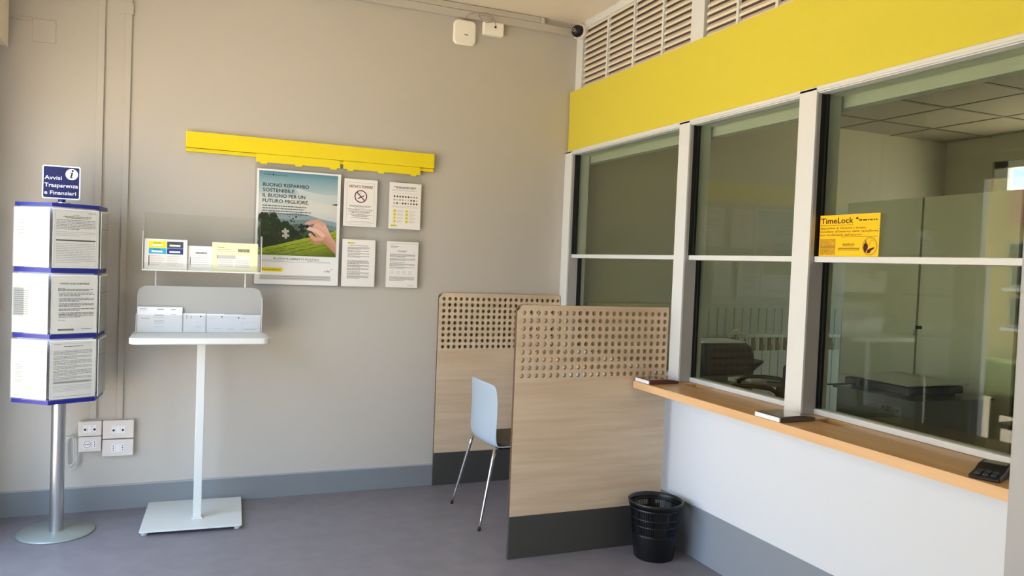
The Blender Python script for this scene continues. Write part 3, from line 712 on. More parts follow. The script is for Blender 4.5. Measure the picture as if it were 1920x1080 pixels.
for _ in range(70):
    x = random.uniform(0.05, 0.47); yt = 0.20+(x-0.012)*0.29; y = random.uniform(0.181, max(0.19, yt-0.01)); po.rect(x, y, x+random.uniform(.01, .03), y+0.002, rgb(76, 100, 24), 10+_*0.012)
def puzzle(cx, cy, s, c, k, a=0):
    pts = []
    for side in range(4):
        sgn = 1 if side in (0, 2) else -1
        for t, h in ((-1, 0), (-0.25, 0), (-0.38, 0.35), (0, 0.62), (0.38, 0.35), (0.25, 0)):
            x, y = t, -1-sgn*h; an = side*PI/2+a
            pts.append((cx+s*(x*math.cos(an)-y*math.sin(an)), cy+s*(x*math.sin(an)+y*math.cos(an))))
    po.poly(pts, c, k)
puzzle(0.175, 0.312, 0.021, rgb(176, 172, 156), 11, 0.1)
puzzle(0.272, 0.345, 0.021, rgb(34, 42, 28), 11, 0.2)
# the hand printed on the poster
skin, skin2, skin3 = rgb(206, 160, 138), rgb(180, 130, 108), rgb(224, 186, 166)
po.poly([(0.482, 0.195), (0.44, 0.235), (0.40, 0.27), (0.365, 0.30), (0.335, 0.33), (0.330, 0.352), (0.35, 0.385), (0.385, 0.398), (0.41, 0.385), (0.43, 0.35), (0.455, 0.30), (0.482, 0.268)], [skin2, skin2, skin2, skin, skin, skin, skin, skin3, skin3, skin, skin, skin], 12)
def finger(pts, wd, c, k):
    for i, ((x0, y0), (x1, y1)) in enumerate(zip(pts[:-1], pts[1:])): po.line(x0, y0, x1, y1, wd, c, k+0.08*i)
    for i, (x, y) in enumerate(pts): po.circle(x, y, wd/2, c, k+0.4+0.08*i, 14)
finger([(0.385, 0.27), (0.355, 0.262), (0.332, 0.285)], 0.020, skin2, 13)
finger([(0.395, 0.29), (0.350, 0.285), (0.322, 0.312)], 0.021, skin, 14)
finger([(0.40, 0.375), (0.37, 0.398), (0.325, 0.388), (0.300, 0.378)], 0.022, skin, 15)
finger([(0.40, 0.31), (0.36, 0.338), (0.312, 0.350)], 0.024, skin3, 16)
po.circle(0.302, 0.362, 0.011, rgb(30, 34, 26), 17)
# poster lettering
TX = rgb(34, 42, 52)
for s_, y, wd in (('BUONO RISPARMIO', 0.592, 0.270), ('SOSTENIBILE.', 0.560, 0.190), ('IL BUONO PER UN', 0.528, 0.250), ('FUTURO MIGLIORE.', 0.496, 0.272)):
    po.text(s_, 0.036, y, 0.0215, TX, 4, wd, 0.022)
for i, wd in enumerate((0.262, 0.245, 0.29, 0.275)): po.words(0.036, 0.036+wd, 0.474-i*0.0155, 0.005, rgb(64, 80, 92), 11)
po.words(0.040, 0.085, 0.661, 0.006, rgb(50, 74, 90), 4, 1, 0.006); po.circle(0.094, 0.664, 0.005, rgb(20, 40, 60), 4); po.words(0.104, 0.18, 0.661, 0.003, rgb(50, 74, 90), 4)
po.text('BUONI E LIBRETTI POSTALI', 0.245, 0.152, 0.011, INK, 3, 0.270, 0.01, 'c')
po.rect(0.03, 0.145, 0.17, 0.1465, GREY); po.rect(0.31, 0.145, 0.45, 0.1465, GREY); po.words(0.03, 0.45, 0.138, 0.002, LGREY)
po.rect(0.036, 0.078, 0.164, 0.102, rgb(232, 216, 20), 1); po.text('Posteitaliane', 0.046, 0.086, 0.0085, INK, 3, 0.105, 0.02)
po.text('cdp', 0.412, 0.083, 0.013, rgb(70, 70, 76), 3, 0.038, 0, 'l', 0.2); po.words(0.452, 0.466, 0.098, 0.003, GREY, 3)
po.rect(0.030, 0.028, 0.455, 0.058, rgb(196, 198, 198)); po.words(0.04, 0.44, 0.048, 0.0025, GREY, 2); po.words(0.04, 0.42, 0.036, 0.0025, GREY, 2)
tag(po.build('poster'), 'large portrait poster of a hand holding a puzzle piece over green hills', 'poster')

def a4(x, z, label, draw):
    p = Print((x, 4.909, z), (1, 0, 0), (0, 0, 1), 0.210, 0.297, rgb(236, 234, 230), 0.003); draw(p); tag(p.build(), label, 'notice', 'four A4 notices on the right acrylic board')
def n_smoke(p):
    p.frame(0.018, 0.022, 0.192, 0.276, 0.001, GREY)
    p.text('VIETATO FUMARE', 0.105, 0.243, 0.017, rgb(130, 30, 44), 3, 0.152, 0.018, 'c')
    R = rgb(96, 26, 40); p.ring(0.106, 0.190, 0.040, 0.0062, R, 4)
    p.line(0.080, 0.217, 0.132, 0.163, 0.0062, R, 5)
    p.line(0.088, 0.176, 0.126, 0.196, 0.006, rgb(60, 40, 48), 3); p.line(0.09, 0.205, 0.112, 0.215, 0.002, LGREY, 2); p.line(0.095, 0.198, 0.105, 0.212, 0.002, LGREY, 2)
    for y, a, b, c in ((0.129, .035, .175, GREY), (0.124, .04, .17, GREY), (0.115, .07, .13, LGREY), (0.106, .025, .183, rgb(60, 60, 64)), (0.096, .03, .18, GREY), (0.090, .035, .17, GREY), (0.084, .05, .16, GREY), (0.074, .03, .18, GREY), (0.068, .05, .16, GREY), (0.063, .06, .15, GREY), (0.052, .05, .165, GREY), (0.030, .04, .175, LGREY)):
        p.words(a, b, y, 0.0028, c)
    p.words(0.03, 0.18, 0.012, 0.0014, LGREY)
def n_icons(p):
    p.words(0.03, 0.175, 0.267, 0.005, rgb(80, 80, 84)); p.words(0.045, 0.165, 0.260, 0.004, rgb(96, 96, 98)); p.words(0.02, 0.185, 0.250, 0.0016, LGREY); p.words(0.02, 0.17, 0.245, 0.0016, LGREY)
    p.rect(0.018, 0.229, 0.19, 0.2302, rgb(200, 180, 176)); cols = [rgb(84, 52, 52), rgb(64, 56, 60), rgb(120, 80, 76), rgb(176, 160, 156), rgb(206, 204, 130), rgb(80, 88, 96)]
    random.seed(11)
    for r in range(3):
        for c in range(9):
            x, y = 0.034+c*0.0185, 0.208-r*0.0215; col = cols[(0 if c < 6 else 3) if r == 0 else random.randrange(6)]
            p.poly([(x-0.0075, y), (x, y-0.0075), (x+0.0075, y), (x, y+0.0075)], col, 2)
    p.words(0.02, 0.185, 0.147, 0.0016, LGREY); p.rect(0.018, 0.139, 0.19, 0.1405, LGREY)
    for cx in (0.028, 0.108):
        p.rect(cx, 0.036, cx+0.022, 0.126, rgb(236, 230, 150), 1)
        for r in range(4):
            p.circle(cx+0.011, 0.115-r*0.022, 0.005, rgb(176, 164, 84), 2, 12); p.para(cx+0.027, cx+0.068, 0.119-r*0.022, 3, 0.005, 0.0014, rgb(178, 160, 178))
    p.rect(0.014, 0.016, 0.054, 0.025, rgb(232, 216, 20)); p.text('Posteitaliane', 0.016, 0.018, 0.0045, INK, 3, 0.036, 0.02)
def n_text(p):
    p.rect(0.034, 0.270, 0.078, 0.278, rgb(232, 216, 20)); p.text('Posteitaliane', 0.036, 0.272, 0.004, INK, 3, 0.04, 0.02)
    p.words(0.045, 0.165, 0.257, 0.003, rgb(84, 84, 90)); y = 0.249
    for n_ in (3, 2, 2, 2): p.para(0.034, 0.172, y, n_, 0.0062, 0.003, rgb(112, 112, 118)); y -= 0.0062*n_+0.004
    y -= 0.012
    for n_ in (5, 3, 3, 1, 3, 4): p.para(0.034, 0.172, y, n_, 0.0054, 0.0028, rgb(116, 116, 122)); y -= 0.0054*n_+0.003
def n_letter(p):
    p.rect(0.012, 0.283, 0.2, 0.2845, LGREY); p.words(0.025, 0.05, 0.272, 0.0022, GREY); p.words(0.025, 0.08, 0.263, 0.0026, GREY); p.words(0.025, 0.07, 0.257, 0.0022, GREY)
    p.words(0.07, 0.135, 0.236, 0.003, rgb(90, 110, 130)); p.words(0.08, 0.125, 0.230, 0.003, rgb(90, 110, 130)); y = 0.216
    for n_ in (4, 3, 1, 3, 2): p.para(0.022, 0.190, y, n_, 0.0058, 0.0026, rgb(108, 112, 124)); y -= 0.0058*n_+0.005
    for r in range(3):
        for c in (0.025, 0.065, 0.105, 0.145): p.words(c, c+0.025, 0.105-r*0.009, 0.0016, LGREY)
    p.para(0.022, 0.188, 0.070, 5, 0.0058, 0.0024, rgb(120, 122, 130)); p.text('Posteitaliane', 0.145, 0.012, 0.0045, INK, 3, 0.04, 0.02)
a4(0.898, 1.698, 'A4 notice reading Vietato fumare with a no smoking sign', n_smoke)
a4(1.187, 1.697, 'A4 notice with rows of small diamond icons and yellow symbols', n_icons)
a4(0.898, 1.318, 'A4 sheet of dense text with a yellow logo, below the no smoking notice', n_text)
a4(1.182, 1.318, 'A4 letter with a small blue heading, below the icon notice', n_letter)

# ------------------------------------------------------------------ wall trunking, sockets, cables
def conduit(x0, x1, z0, label, zj=None):
    t = thing('wall_conduit', ((x0+x1)/2, YW, z0), label, 'cable trunking', 'vertical painted conduits on the back wall')
    Bx(x0, x1, YW-0.016, YW, z0, 3.11).build('channel', 'wall', t, bev=0.002)
    return t
c1 = conduit(-0.487, -0.452, 0.532, 'narrow vertical wall conduit nearer the hexagonal display')
c2 = conduit(-0.350, -0.318, 0.525, 'narrow vertical wall conduit nearer the leaflet stand')
Bx(-0.489, -0.450, YW-0.018, YW-0.002, 2.515, 2.525).build('joint_clip', 'wall', c1)
Bx(-0.356, -0.312, YW-0.020, YW-0.002, 2.82, 2.88).build('joint_clip', 'wall', c2)
tag(Bx(-0.9, 2.44, YW-0.032, YW, 3.112, 3.160).build('cable_trunking', 'wall', bev=0.002), 'lower long painted cable trunking under the ceiling, ending by the camera', 'cable trunking')
t = thing('cable_trunking', (0.6, YW, 3.162), 'upper long painted cable trunking right against the ceiling', 'cable trunking')
Bx(-0.9, 2.20, YW-0.032, YW, 3.162, ZC-0.004).build('channel', 'wall', t, bev=0.002)
Bx(2.202, 2.235, YW-0.034, YW, 3.160, ZC-0.004).build('end_cap', 'wall', t, bev=0.002)
# painted-over square cover
t = thing('junction_cover', (-0.745, YW, 2.62), 'square painted-over junction cover high on the wall beside the shutter casing', 'junction box')
Bx(-0.800, -0.692, YW-0.006, YW, 2.605, 2.727).build('cover_plate', 'wall', t, bev=0.001)
Bx(-0.905, -0.801, YW-0.008, YW, 2.715, 2.724).build('feed_strip', 'wall', t)

def socket(x0, x1, z0, z1, kind, label, dep=0.032):
    t = thing('socket_box', ((x0+x1)/2, YW, z0), label, 'electrical socket', 'white electrical socket boxes low on the back wall')
    Bx(x0+0.003, x1-0.003, YW-dep, YW, z0+0.003, z1-0.003).build('back_box', 'plate', t, bev=0.003)
    pl = MB(); pl.prism(rrect(x0, x1, z0, z1, 0.006, 4), fxz(YW-dep-0.012, YW-dep)); po_ = pl.build('cover_plate', 'plate', t, bev=0.004)
    yf = YW-dep-0.012; cx, cz = (x0+x1)/2-0.0, (z0+z1)/2
    def hole(px, pz, r):
        h = MB(); h.prism([(px+r*math.cos(2*PI*i/14), pz+r*math.sin(2*PI*i/14)) for i in range(14)], fxz(yf-0.0035, yf-0.0005)); h.build('hole', 'hole', po_)
    for k in (-1, 0, 1):
        if kind == 'schuko' and k == -1:
            Bx(cx-0.036, cx+0.009, yf-0.002, yf, cz-0.022, cz+0.022).build('module', 'module', po_, bev=0.001)
            h = MB(); h.lathe([(0.0195, 0), (0.0195, 0.002), (0.0165, 0.002), (0.0165, 0)], 0, 0, 24)
            h.build('socket_ring', 'frame_grey', po_, xf=lambda v: Vector((cx-0.0135+v.x, yf-0.002-v.z, cz+v.y)))
            for dx in (-0.009, 0, 0.009): hole(cx-0.0135+dx, cz, 0.0026)
            continue
        if kind == 'schuko' and k == 0: continue
        mx = cx+k*0.0235
        Bx(mx-0.011, mx+0.011, yf-0.002, yf, cz-0.022, cz+0.022).build('module', 'module', po_, bev=0.001)
        if k == 0: continue
        if kind == 'tele': hole(mx, cz-0.004, 0.0062)
        else:
            for dz in (-0.012, 0, 0.012): hole(mx, cz+dz, 0.0028)
socket(-0.538, -0.421, 0.437, 0.522, 'tele', 'white double phone outlet, the upper left box of four low on the wall')
socket(-0.535, -0.421, 0.349, 0.434, 'schuko', 'white box with round socket, the lower left of four low on the wall')
socket(-0.416, -0.257, 0.417, 0.522, 'tele', 'wide white double phone outlet, upper right of the four socket boxes')
socket(-0.416, -0.257, 0.316, 0.412, 'power', 'wide white box with two three-hole sockets, lower right of the four boxes')
mb = MB(); yc = YW-0.03
pts = [(-0.50, YW-0.02, 0.528), (-0.535, yc, 0.525), (-0.56, yc, 0.475), (-0.575, yc, 0.44)]
mb.tube(pts, 0.0022, 8)
for k, (rx, rzz, cx, cz, ph) in enumerate(((0.034, 0.085, -0.572, 0.352, 0), (0.028, 0.090, -0.566, 0.345, 0.4), (0.036, 0.078, -0.576, 0.356, -0.3), (0.024, 0.080, -0.578, 0.352, 0.2))):
    mb.tube([(cx+rx*math.sin(a)+0.004*math.sin(3*a+ph), yc-0.003*k, cz+rzz*math.cos(a)) for a in [2*PI*i/28+ph*0.1 for i in range(29)]], 0.0022, 7)
mb.tube([(-0.578+0.02*math.cos(a), yc-0.004+0.010*math.sin(a), 0.436) for a in [2*PI*i/14 for i in range(15)]], 0.004, 6)
tag(mb.build('coiled_cable', 'cable'), 'thin white cable coiled in a loop hanging beside the left socket boxes', 'cable')

# access point, junction box, camera
ap = thing('access_point', (1.655, YW, 3.01), 'rounded cream wireless access point high on the wall under the trunking', 'access point')
mb = MB(); mb.prism(rrect(1.579, 1.735, 2.934, 3.097, 0.034, 8), fxz(YW-0.034, YW-0.002), smooth=True); mb.build('housing', 'dev', ap, bev=0.012, seg=4)
mb = MB(); mb.box(1.652, 1.678, YW-0.0355, YW-0.033, 2.996, 3.004); mb.build('logo_mark', 'cable_g', ap)
jb = thing('outlet_box', (1.854, YW, 3.02), 'small cream wall outlet box right of the wireless access point', 'outlet box')
mb = MB(); mb.prism(rrect(1.783, 1.928, 3.022, 3.111, 0.010, 5), fxz(YW-0.044, YW-0.001)); mb.build('housing', 'dev', jb, bev=0.008, seg=3)
mb = MB(); mb.prism([(1.865+0.008*math.cos(a), 3.078+0.008*math.sin(a)) for a in [2*PI*i/14 for i in range(14)]], fxz(YW-0.047, YW-0.043)); mb.build('cable_hole', 'hole', jb)
mb = MB(); yy = YW-0.05
path = [(1.652, YW-0.025, 3.092), (1.655, yy, 3.115), (1.68, yy, 3.135), (1.715, yy, 3.148), (1.745, yy, 3.150), (1.75, yy, 3.125), (1.77, yy, 3.105), (1.80, yy-.005, 3.095), (1.835, yy-.005, 3.105), (1.84, yy, 3.125), (1.81, yy, 3.14), (1.77, yy, 3.14), (1.74, yy, 3.13)]
mb.tube(path, 0.0022, 8)
mb.tube([(1.745, yy-.004, 3.15), (1.80, yy-.004, 3.158), (1.84, yy-.004, 3.14), (1.86, yy-.004, 3.11), (1.865, YW-0.05, 3.08)], 0.0022, 8)
tag(mb.build('network_cable', 'cable_g'), 'thin grey network cable looping between the access point and outlet box', 'cable')

sc_ = thing('security_camera', (2.47, 4.86, 3.125), 'white ball security camera with black lens in the ceiling corner', 'security camera')
def ball(c, ax, r, a0, a1, name, mt, n=12, squash=1.0):
    c = Vector(c); ax = Vector(ax).normalized(); q = ax.to_track_quat('Z', 'Y').to_matrix()
    b = MB(); b.lathe([(max(r*math.sin(a0+(a1-a0)*i/n), 1e-4), squash*r*math.cos(a0+(a1-a0)*i/n)) for i in range(n+1)], 0, 0, 32)
    return b.build(name, mt, sc_, xf=lambda v: c+q @ v)
CA = (-0.86, -0.42, -0.06); CC = Vector((2.462, 4.845, 3.128))
mb = MB(); ax = Vector(CA).normalized(); qm = ax.to_track_quat('Z', 'Y').to_matrix()
mb.lathe([(0.001, -0.040), (0.034, -0.040), (0.047, -0.030), (0.052, -0.008), (0.051, 0.010), (0.045, 0.020), (0.040, 0.022)], 0, 0, 36)
mb.build('housing', 'plate', sc_, xf=lambda v: CC+Vector((0.018, 0.0, 0))+qm @ v)
ball(CC+ax*0.010, CA, 0.042, 0, PI*0.52, 'lens_dome', 'black')
mb = MB(); mb.lathe([(0.012, 0.0425), (0.013, 0.0435), (0.009, 0.0445), (0.008, 0.0435)], 0, 0, 20); mb.build('lens_ring', 'chrome', sc_, xf=lambda v: CC+ax*0.010+qm @ v)
mb = MB(); mb.box(2.475, 2.512, 4.86, YW-0.003, 3.10, 3.15); mb.build('wall_mount', 'plate', sc_, bev=0.003)

tag(Bx(-0.999, -0.930, YW-0.02, YW-0.001, 1.12, 1.235).build('alarm_box', 'red', bev=0.002), 'sliver of a red box on the wall left of the hexagonal display', 'alarm box')

# ------------------------------------------------------------------ things on the counter
def coin_tray(x0, x1, y0, y1, label, dark):
    t = thing('coin_tray', ((x0+x1)/2, (y0+y1)/2, 0.902), label, 'coin tray', 'low trays on the oak counter shelf')
    b = MB(); n = 10; h = 0.022
    def top(u): return 0.902+h*(1-0.38*(2*u-1)**2*(1 if u > 0.5 else 0.2))
    pts = [(x0+0.020*0, 0.902), (x1, 0.902)]+[(x0+(x1-x0)*u/n, top(u/n)) for u in range(n, -1, -1)]
    b.prism(pts, fxz(y0, y1)); b.build('tray_body', dark, t, bev=0.002)
    Bx(x0-0.004, x0-0.0003, y0+0.002, y1-0.002, 0.9025, 0.920).build('end_lip', 'paper', t)
    q = MB(); v = []
    for i in range(n+1):
        x = x0+0.006+(x1-x0-0.012)*i/n; v += [(x, y0+0.006, top(i/n)+0.0008), (x, y1-0.006, top(i/n)+0.0008)]
    q.mesh(v, [(2*i, 2*i+2, 2*i+3, 2*i+1) for i in range(n)]); q.build('printed_insert', 'insert', t)
M['insert'] = mat('glossy_insert', rgb(176, 170, 160), 0.12, noise=((9, 14, 2), rgb(120, 92, 78), 2), coat=0.6)
M['maroon'] = mat('maroon_edge', rgb(92, 56, 54), 0.25)
M['traydark'] = mat('smoke_grey_edge', rgb(92, 88, 84), 0.25)
coin_tray(2.232, 2.412, 3.410, 3.545, 'low glossy tray with maroon edge at the partition end of the counter', 'maroon')
coin_tray(2.226, 2.410, 2.440, 2.590, 'low glossy tray with grey edge at the foot of the middle post', 'traydark')

tm = thing('payment_terminal', (2.30, 1.60, 0.902), 'black card payment terminal lying on the counter next to the pillar', 'payment terminal')
mb = MB(); pr = [(2.235, 0.902), (2.400, 0.902), (2.400, 0.935), (2.345, 0.933), (2.295, 0.920), (2.24, 0.914), (2.233, 0.908)]
mb.prism(pr, fxz(1.515, 1.600)); mb.build('body', 'black', tm, bev=0.006, xf=lambda v: rot(v, math.radians(22), Vector((2.3, 1.56, 0)))+Vector((0, 0.05, 0)))
mb = MB()
for i in range(4):
    for j in range(3):
        x = 2.246+i*0.013; z = 0.9145+(x-2.24)*0.12; mb.box(x, x+0.009, 1.527+j*0.022, 1.543+j*0.022, z, z+0.004)
mb.build('keypad', 'black2', tm, xf=lambda v: rot(v, math.radians(22), Vector((2.3, 1.56, 0)))+Vector((0, 0.05, 0)))
mb = MB(); mb.face([(2.348, 1.525, 0.9345), (2.395, 1.525, 0.936), (2.395, 1.590, 0.936), (2.348, 1.590, 0.9345)]); mb.build('screen', 'f_glass', tm, xf=lambda v: rot(v, math.radians(22), Vector((2.3, 1.56, 0)))+Vector((0, 0.05, 0)))

# TimeLock sign standing on the mid rail of window 3
tl = Print((2.490, 2.551, 1.585), (0.0, -1, 0), (0, 0, 1), 0.310, 0.172, rgb(252, 200, 18), 0.0015)
DK = rgb(60, 14, 34)
tl.text('TimeLock', 0.006, 0.137, 0.0235, DK, 3, 0.172, 0.028)
tl.poly([(0.192, 0.158), (0.203, 0.160), (0.199, 0.150), (0.192, 0.152)], DK, 2); tl.line(0.197, 0.158, 0.212, 0.146, 0.004, rgb(150, 120, 30), 2); tl.poly([(0.206, 0.146), (0.222, 0.143), (0.222, 0.151), (0.214, 0.150)], DK, 2)
tl.words(0.226, 0.300, 0.144, 0.0052, DK, 2, 1, 0.02); tl.rect(0.004, 0.1285, 0.180, 0.130, DK, 2)
BR = rgb(110, 70, 24)
tl.text('dispositivo di chiusura a tempo,', 0.005, 0.113, 0.0095, BR, 2, 0.240, 0.008)
tl.text("installato all'interno della cassaforte,", 0.005, 0.099, 0.0095, BR, 2, 0.302, 0.008)
tl.text("non modificabile dall'esterno.", 0.005, 0.085, 0.0095, BR, 2, 0.222, 0.008)
tl.rect(0.118, 0.0795, 0.302, 0.0808, DK, 2)
tl.rect(0.006, 0.006, 0.090, 0.073, rgb(196, 150, 24), 1); tl.rect(0.006, 0.037, 0.090, 0.041, rgb(160, 118, 20), 2)
random.seed(5)
for _ in range(26):
    x, y = random.uniform(0.012, 0.078), random.choice((random.uniform(0.046, 0.066), random.uniform(0.010, 0.030))); tl.line(x, y, x+random.uniform(.004, .010), y+random.uniform(-.006, .006), 0.0016, rgb(244, 208, 70) if random.random() < .6 else rgb(120, 84, 20), 3)
tl.text('antishock', 0.160, 0.046, 0.0095, DK, 2, 0.062, 0.012, 'c'); tl.text('antimanomissione', 0.160, 0.029, 0.0095, DK, 2, 0.112, 0.012, 'c')
tl.rect(0.130, 0.042, 0.190, 0.0432, DK, 2); tl.rect(0.104, 0.025, 0.216, 0.0262, DK, 2)
tl.ring(0.267, 0.041, 0.036, 0.0012, DK, 2); tl.ring(0.267, 0.041, 0.033, 0.0008, DK, 2)
tl.poly([(0.241, 0.020), (0.235, 0.034), (0.238, 0.050), (0.247, 0.056), (0.258, 0.046), (0.258, 0.034), (0.252, 0.024), (0.247, 0.014)], DK, 3); tl.circle(0.249, 0.060, 0.0055, DK, 3, 12); tl.circle(0.251, 0.061, 0.004, rgb(252, 200, 18), 4, 12)
tl.poly([(0.252, 0.014), (0.258, 0.028), (0.268, 0.032), (0.292, 0.038), (0.287, 0.031), (0.277, 0.026), (0.268, 0.014)], DK, 3); tl.line(0.262, 0.042, 0.274, 0.066, 0.0014, BR, 3); tl.line(0.274, 0.066, 0.284, 0.060, 0.0014, BR, 3)
tag(tl.build('warning_card'), 'yellow safe warning card standing on the middle rail of the counter window', 'warning sign')

# ------------------------------------------------------------------ back office seen through the glass
struct(Bx(2.9, 6.5, -1, 5.1, -0.12, 0).build('floor_office', 'floor'))
struct(Bx(2.62, 6.5, YW, YW+0.16, 0, 3.2).build('wall_office_back', 'o_wall'))
struct(Bx(2.9, 6.5, -1.1, -0.98, 0, 3.2).build('wall_office_rear', 'o_wall'))
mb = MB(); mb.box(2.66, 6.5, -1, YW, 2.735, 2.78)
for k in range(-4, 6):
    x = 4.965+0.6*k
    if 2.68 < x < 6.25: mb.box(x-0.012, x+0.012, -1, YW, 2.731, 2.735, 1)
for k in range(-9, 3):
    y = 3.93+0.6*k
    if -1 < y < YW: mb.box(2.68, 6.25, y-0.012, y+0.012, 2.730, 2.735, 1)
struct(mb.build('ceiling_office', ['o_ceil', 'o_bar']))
struct(Bx(2.5, 6.5, -1.1, 5.1, 3.2, 3.4).build('roof_office', 'ceiling'))
# east wall with its window
mb = MB(); EX = 6.25; WY0, WY1, WZ0, WZ1 = 2.6, 4.50, 0.95, 2.52
mb.box(EX, EX+0.12, -1, WY0, 0, 3.2); mb.box(EX, EX+0.12, WY1, YW, 0, 3.2); mb.box(EX, EX+0.12, WY0, WY1, 0, WZ0); mb.box(EX, EX+0.12, WY0, WY1, WZ1, 3.2)
struct(mb.build('wall_office_east', 'o_wall'))
mb = MB()
for y in (WY0, WY1-0.12): mb.box(EX+0.02, EX+0.09, y, y+0.12, WZ0, WZ1)
mb.box(EX+0.02, EX+0.09, WY0, WY1, WZ0, WZ0+0.07); mb.box(EX+0.02, EX+0.09, WY0, WY1, WZ1-0.06, WZ1)
wn = struct(mb.build('window_5', 'frame', bev=0.003))
struct(Bx(EX+0.05, EX+0.056, WY0, WY1, WZ0, WZ1).build('window_pane', 'glass_clear', wn))
mb = MB(); mb.box(2.66, 6.25, YW-0.012, YW, 0, 1.234)
k = 2.7
while k < 6.2: mb.box(k, k+0.07, YW-0.016, YW-0.012, 0.0, 1.225); k += 0.08
mb.box(2.66, 6.25, YW-0.022, YW, 1.225, 1.245)
struct(mb.build('trim_wainscot', 'o_wains'))

rd = thing('radiator', (4.5, YW-0.08, 0.15), 'white cast radiator on the office wall behind the counter glass', 'radiator')
mb = MB(); x = 4.02
for i in range(12):
    x0 = 4.015+i*0.08; mb.box(x0+0.002, x0+0.078, YW-0.125, YW-0.118, 0.16, 0.90); mb.box(x0+0.028, x0+0.052, YW-0.118, YW-0.045, 0.16, 1.00)
    mb.box(x0+0.002, x0+0.078, YW-0.125, YW-0.045, 1.000, 1.022); mb.box(x0+0.036, x0+0.044, YW-0.122, YW-0.05, 0.90, 1.0)
    mb.mesh([(x0+0.002, YW-0.122, 0.995), (x0+0.036, YW-0.10, 0.92), (x0+0.042, YW-0.10, 0.93), (x0+0.012, YW-0.122, 1.0)], [(0, 1, 2, 3)])
mb.build('radiator_body', 'rad', rd, bev=0.003)
mb = MB(); mb.tube([(3.965, YW-0.08, 0.98), (4.02, YW-0.08, 0.98)], 0.014, 12); mb.tube([(3.965, YW-0.08, 0.0), (3.965, YW-0.08, 0.98)], 0.010, 12); mb.build('valve_pipe', 'rad', rd)

cb = thing('office_cabinet', (4.4, 3.3, 0), 'tall pale two-door cabinet in the office behind the right window', 'cabinet')
A = Vector((4.119, 3.978, 0)); Bv = Vector((4.046, 2.744, 0)); cu = (Bv-A).normalized(); cn = Vector((cu.y, -cu.x, 0))
if cn.x > 0: cn = -cn
def cbx(u0, u1, d0, d1, z0, z1):
    b = MB(); b.prism([(u0, d0), (u1, d0), (u1, d1), (u0, d1)], lambda u, v, t: A+cu*u-cn*v+Vector((0, 0, z0+(z1-z0)*t))); return b
cbx(0.0, 1.24, 0.02, 0.45, 0, 1.995).build('body', 'gap', cb)
dr = []
for u0, u1 in ((0.002, 0.606), (0.622, 1.238)): dr.append(cbx(u0, u1, 0, 0.02, 0.05, 2.0).build('door', 'cabinet', cb, bev=0.002))
cbx(0.604, 0.618, -0.012, 0.0, 1.165, 1.20).build('lock', 'metal', dr[0]); cbx(0.626, 0.655, -0.022, 0.0, 1.205, 1.225).build('handle', 'black', dr[1])
cb2 = tag(cbx(1.26, 2.4, 0.0, 0.45, 0, 1.99).build('office_cabinet', 'cabinet', bev=0.002), 'second pale cabinet continuing right of the two-door cabinet', 'cabinet')

dk = thing('office_desk', (3.35, 4.4, 0), 'grey office desk behind the glass carrying the black printer', 'desk')
Bx(2.95, 3.75, 4.02, 4.75, 0.755, 0.78).build('desk_top', 'desk', dk, bev=0.003)
for x, y in ((3.0, 4.07), (3.70, 4.07), (3.0, 4.70), (3.70, 4.70)): Bx(x-0.02, x+0.02, y-0.02, y+0.02, 0, 0.755).build('leg', 'steel_dk', dk)

pr_ = thing('printer', (3.5, 4.55, 0.78), 'black office printer with paper on top on the desk behind the glass', 'printer')
mb = MB(); mb.prism([(3.30, 0.78), (3.735, 0.78), (3.735, 0.90), (3.715, 0.985), (3.66, 1.005), (3.30, 1.005)], fxz(4.38, 4.72)); mb.build('body', 'black2', pr_, bev=0.012)
mb = MB(); mb.prism([(3.70, 0.80), (3.80, 0.87), (3.80, 0.885), (3.70, 0.86)], fxz(4.36, 4.66)); mb.build('output_tray', 'black', pr_, bev=0.003)
Bx(3.36, 3.66, 4.372, 4.381, 0.895, 0.905).build('front_slot', 'black', pr_)
mb = MB(); mb.box(3.30, 3.66, 4.40, 4.62, 1.006, 1.018); tag(mb.build('paper_sheet', 'paper'), 'pale sheets of paper lying on top of the black printer', 'paper')
tag(Bx(3.34, 3.43, 4.10, 4.17, 0.781, 0.806).build('paper_box', 'paper', bev=0.002), 'left of two small white boxes in front of the printer', 'box', 'small white boxes on the office desk')
tag(Bx(3.44, 3.53, 4.06, 4.13, 0.781, 0.803).build('paper_box', 'paper', bev=0.002), 'right of two small white boxes in front of the printer', 'box', 'small white boxes on the office desk')

fv = thing('flower_vase', (3.85, 4.72, 0.78), 'small dark vase of white flowers between the printer and radiator', 'flower vase')
mb = MB(); mb.lathe([(0.001, 0.0), (0.03, 0.0), (0.036, 0.06), (0.03, 0.13), (0.02, 0.16), (0.026, 0.18)], 3.82, 4.70, 20); mb.build('vase', 'leaf', fv, xf=lambda v: v+Vector((0, 0, 0.78)))
for cx, cz in ((3.765, 1.035), (3.855, 1.03), (3.81, 1.055)):
    b = MB()
    b.tube([(3.82, 4.70, 0.94), ((3.82+cx)/2, 4.70, 1.0), (cx, 4.70, cz-0.01)], 0.003, 6, mi=1)
    for i in range(6):
        a = i*PI/3; q = Vector((cx+0.016*math.cos(a), 4.695, cz+0.016*math.sin(a)))
        b.lathe([(0.001, -0.008), (0.012, -0.004), (0.014, 0.002), (0.008, 0.008), (0.001, 0.010)], q.x, q.y, 10); 
        for vi in range(len(b.v)-50, len(b.v)): b.v[vi] = (b.v[vi][0], b.v[vi][1], b.v[vi][2]+q.z)
    b.build('blossom', ['flower', 'leaf'], fv)
tag(Bx(3.755, 3.93, 4.62, 4.80, 0.0, 0.779).build('side_pedestal', 'desk', bev=0.003), 'grey pedestal below the white flowers beside the radiator', 'pedestal')

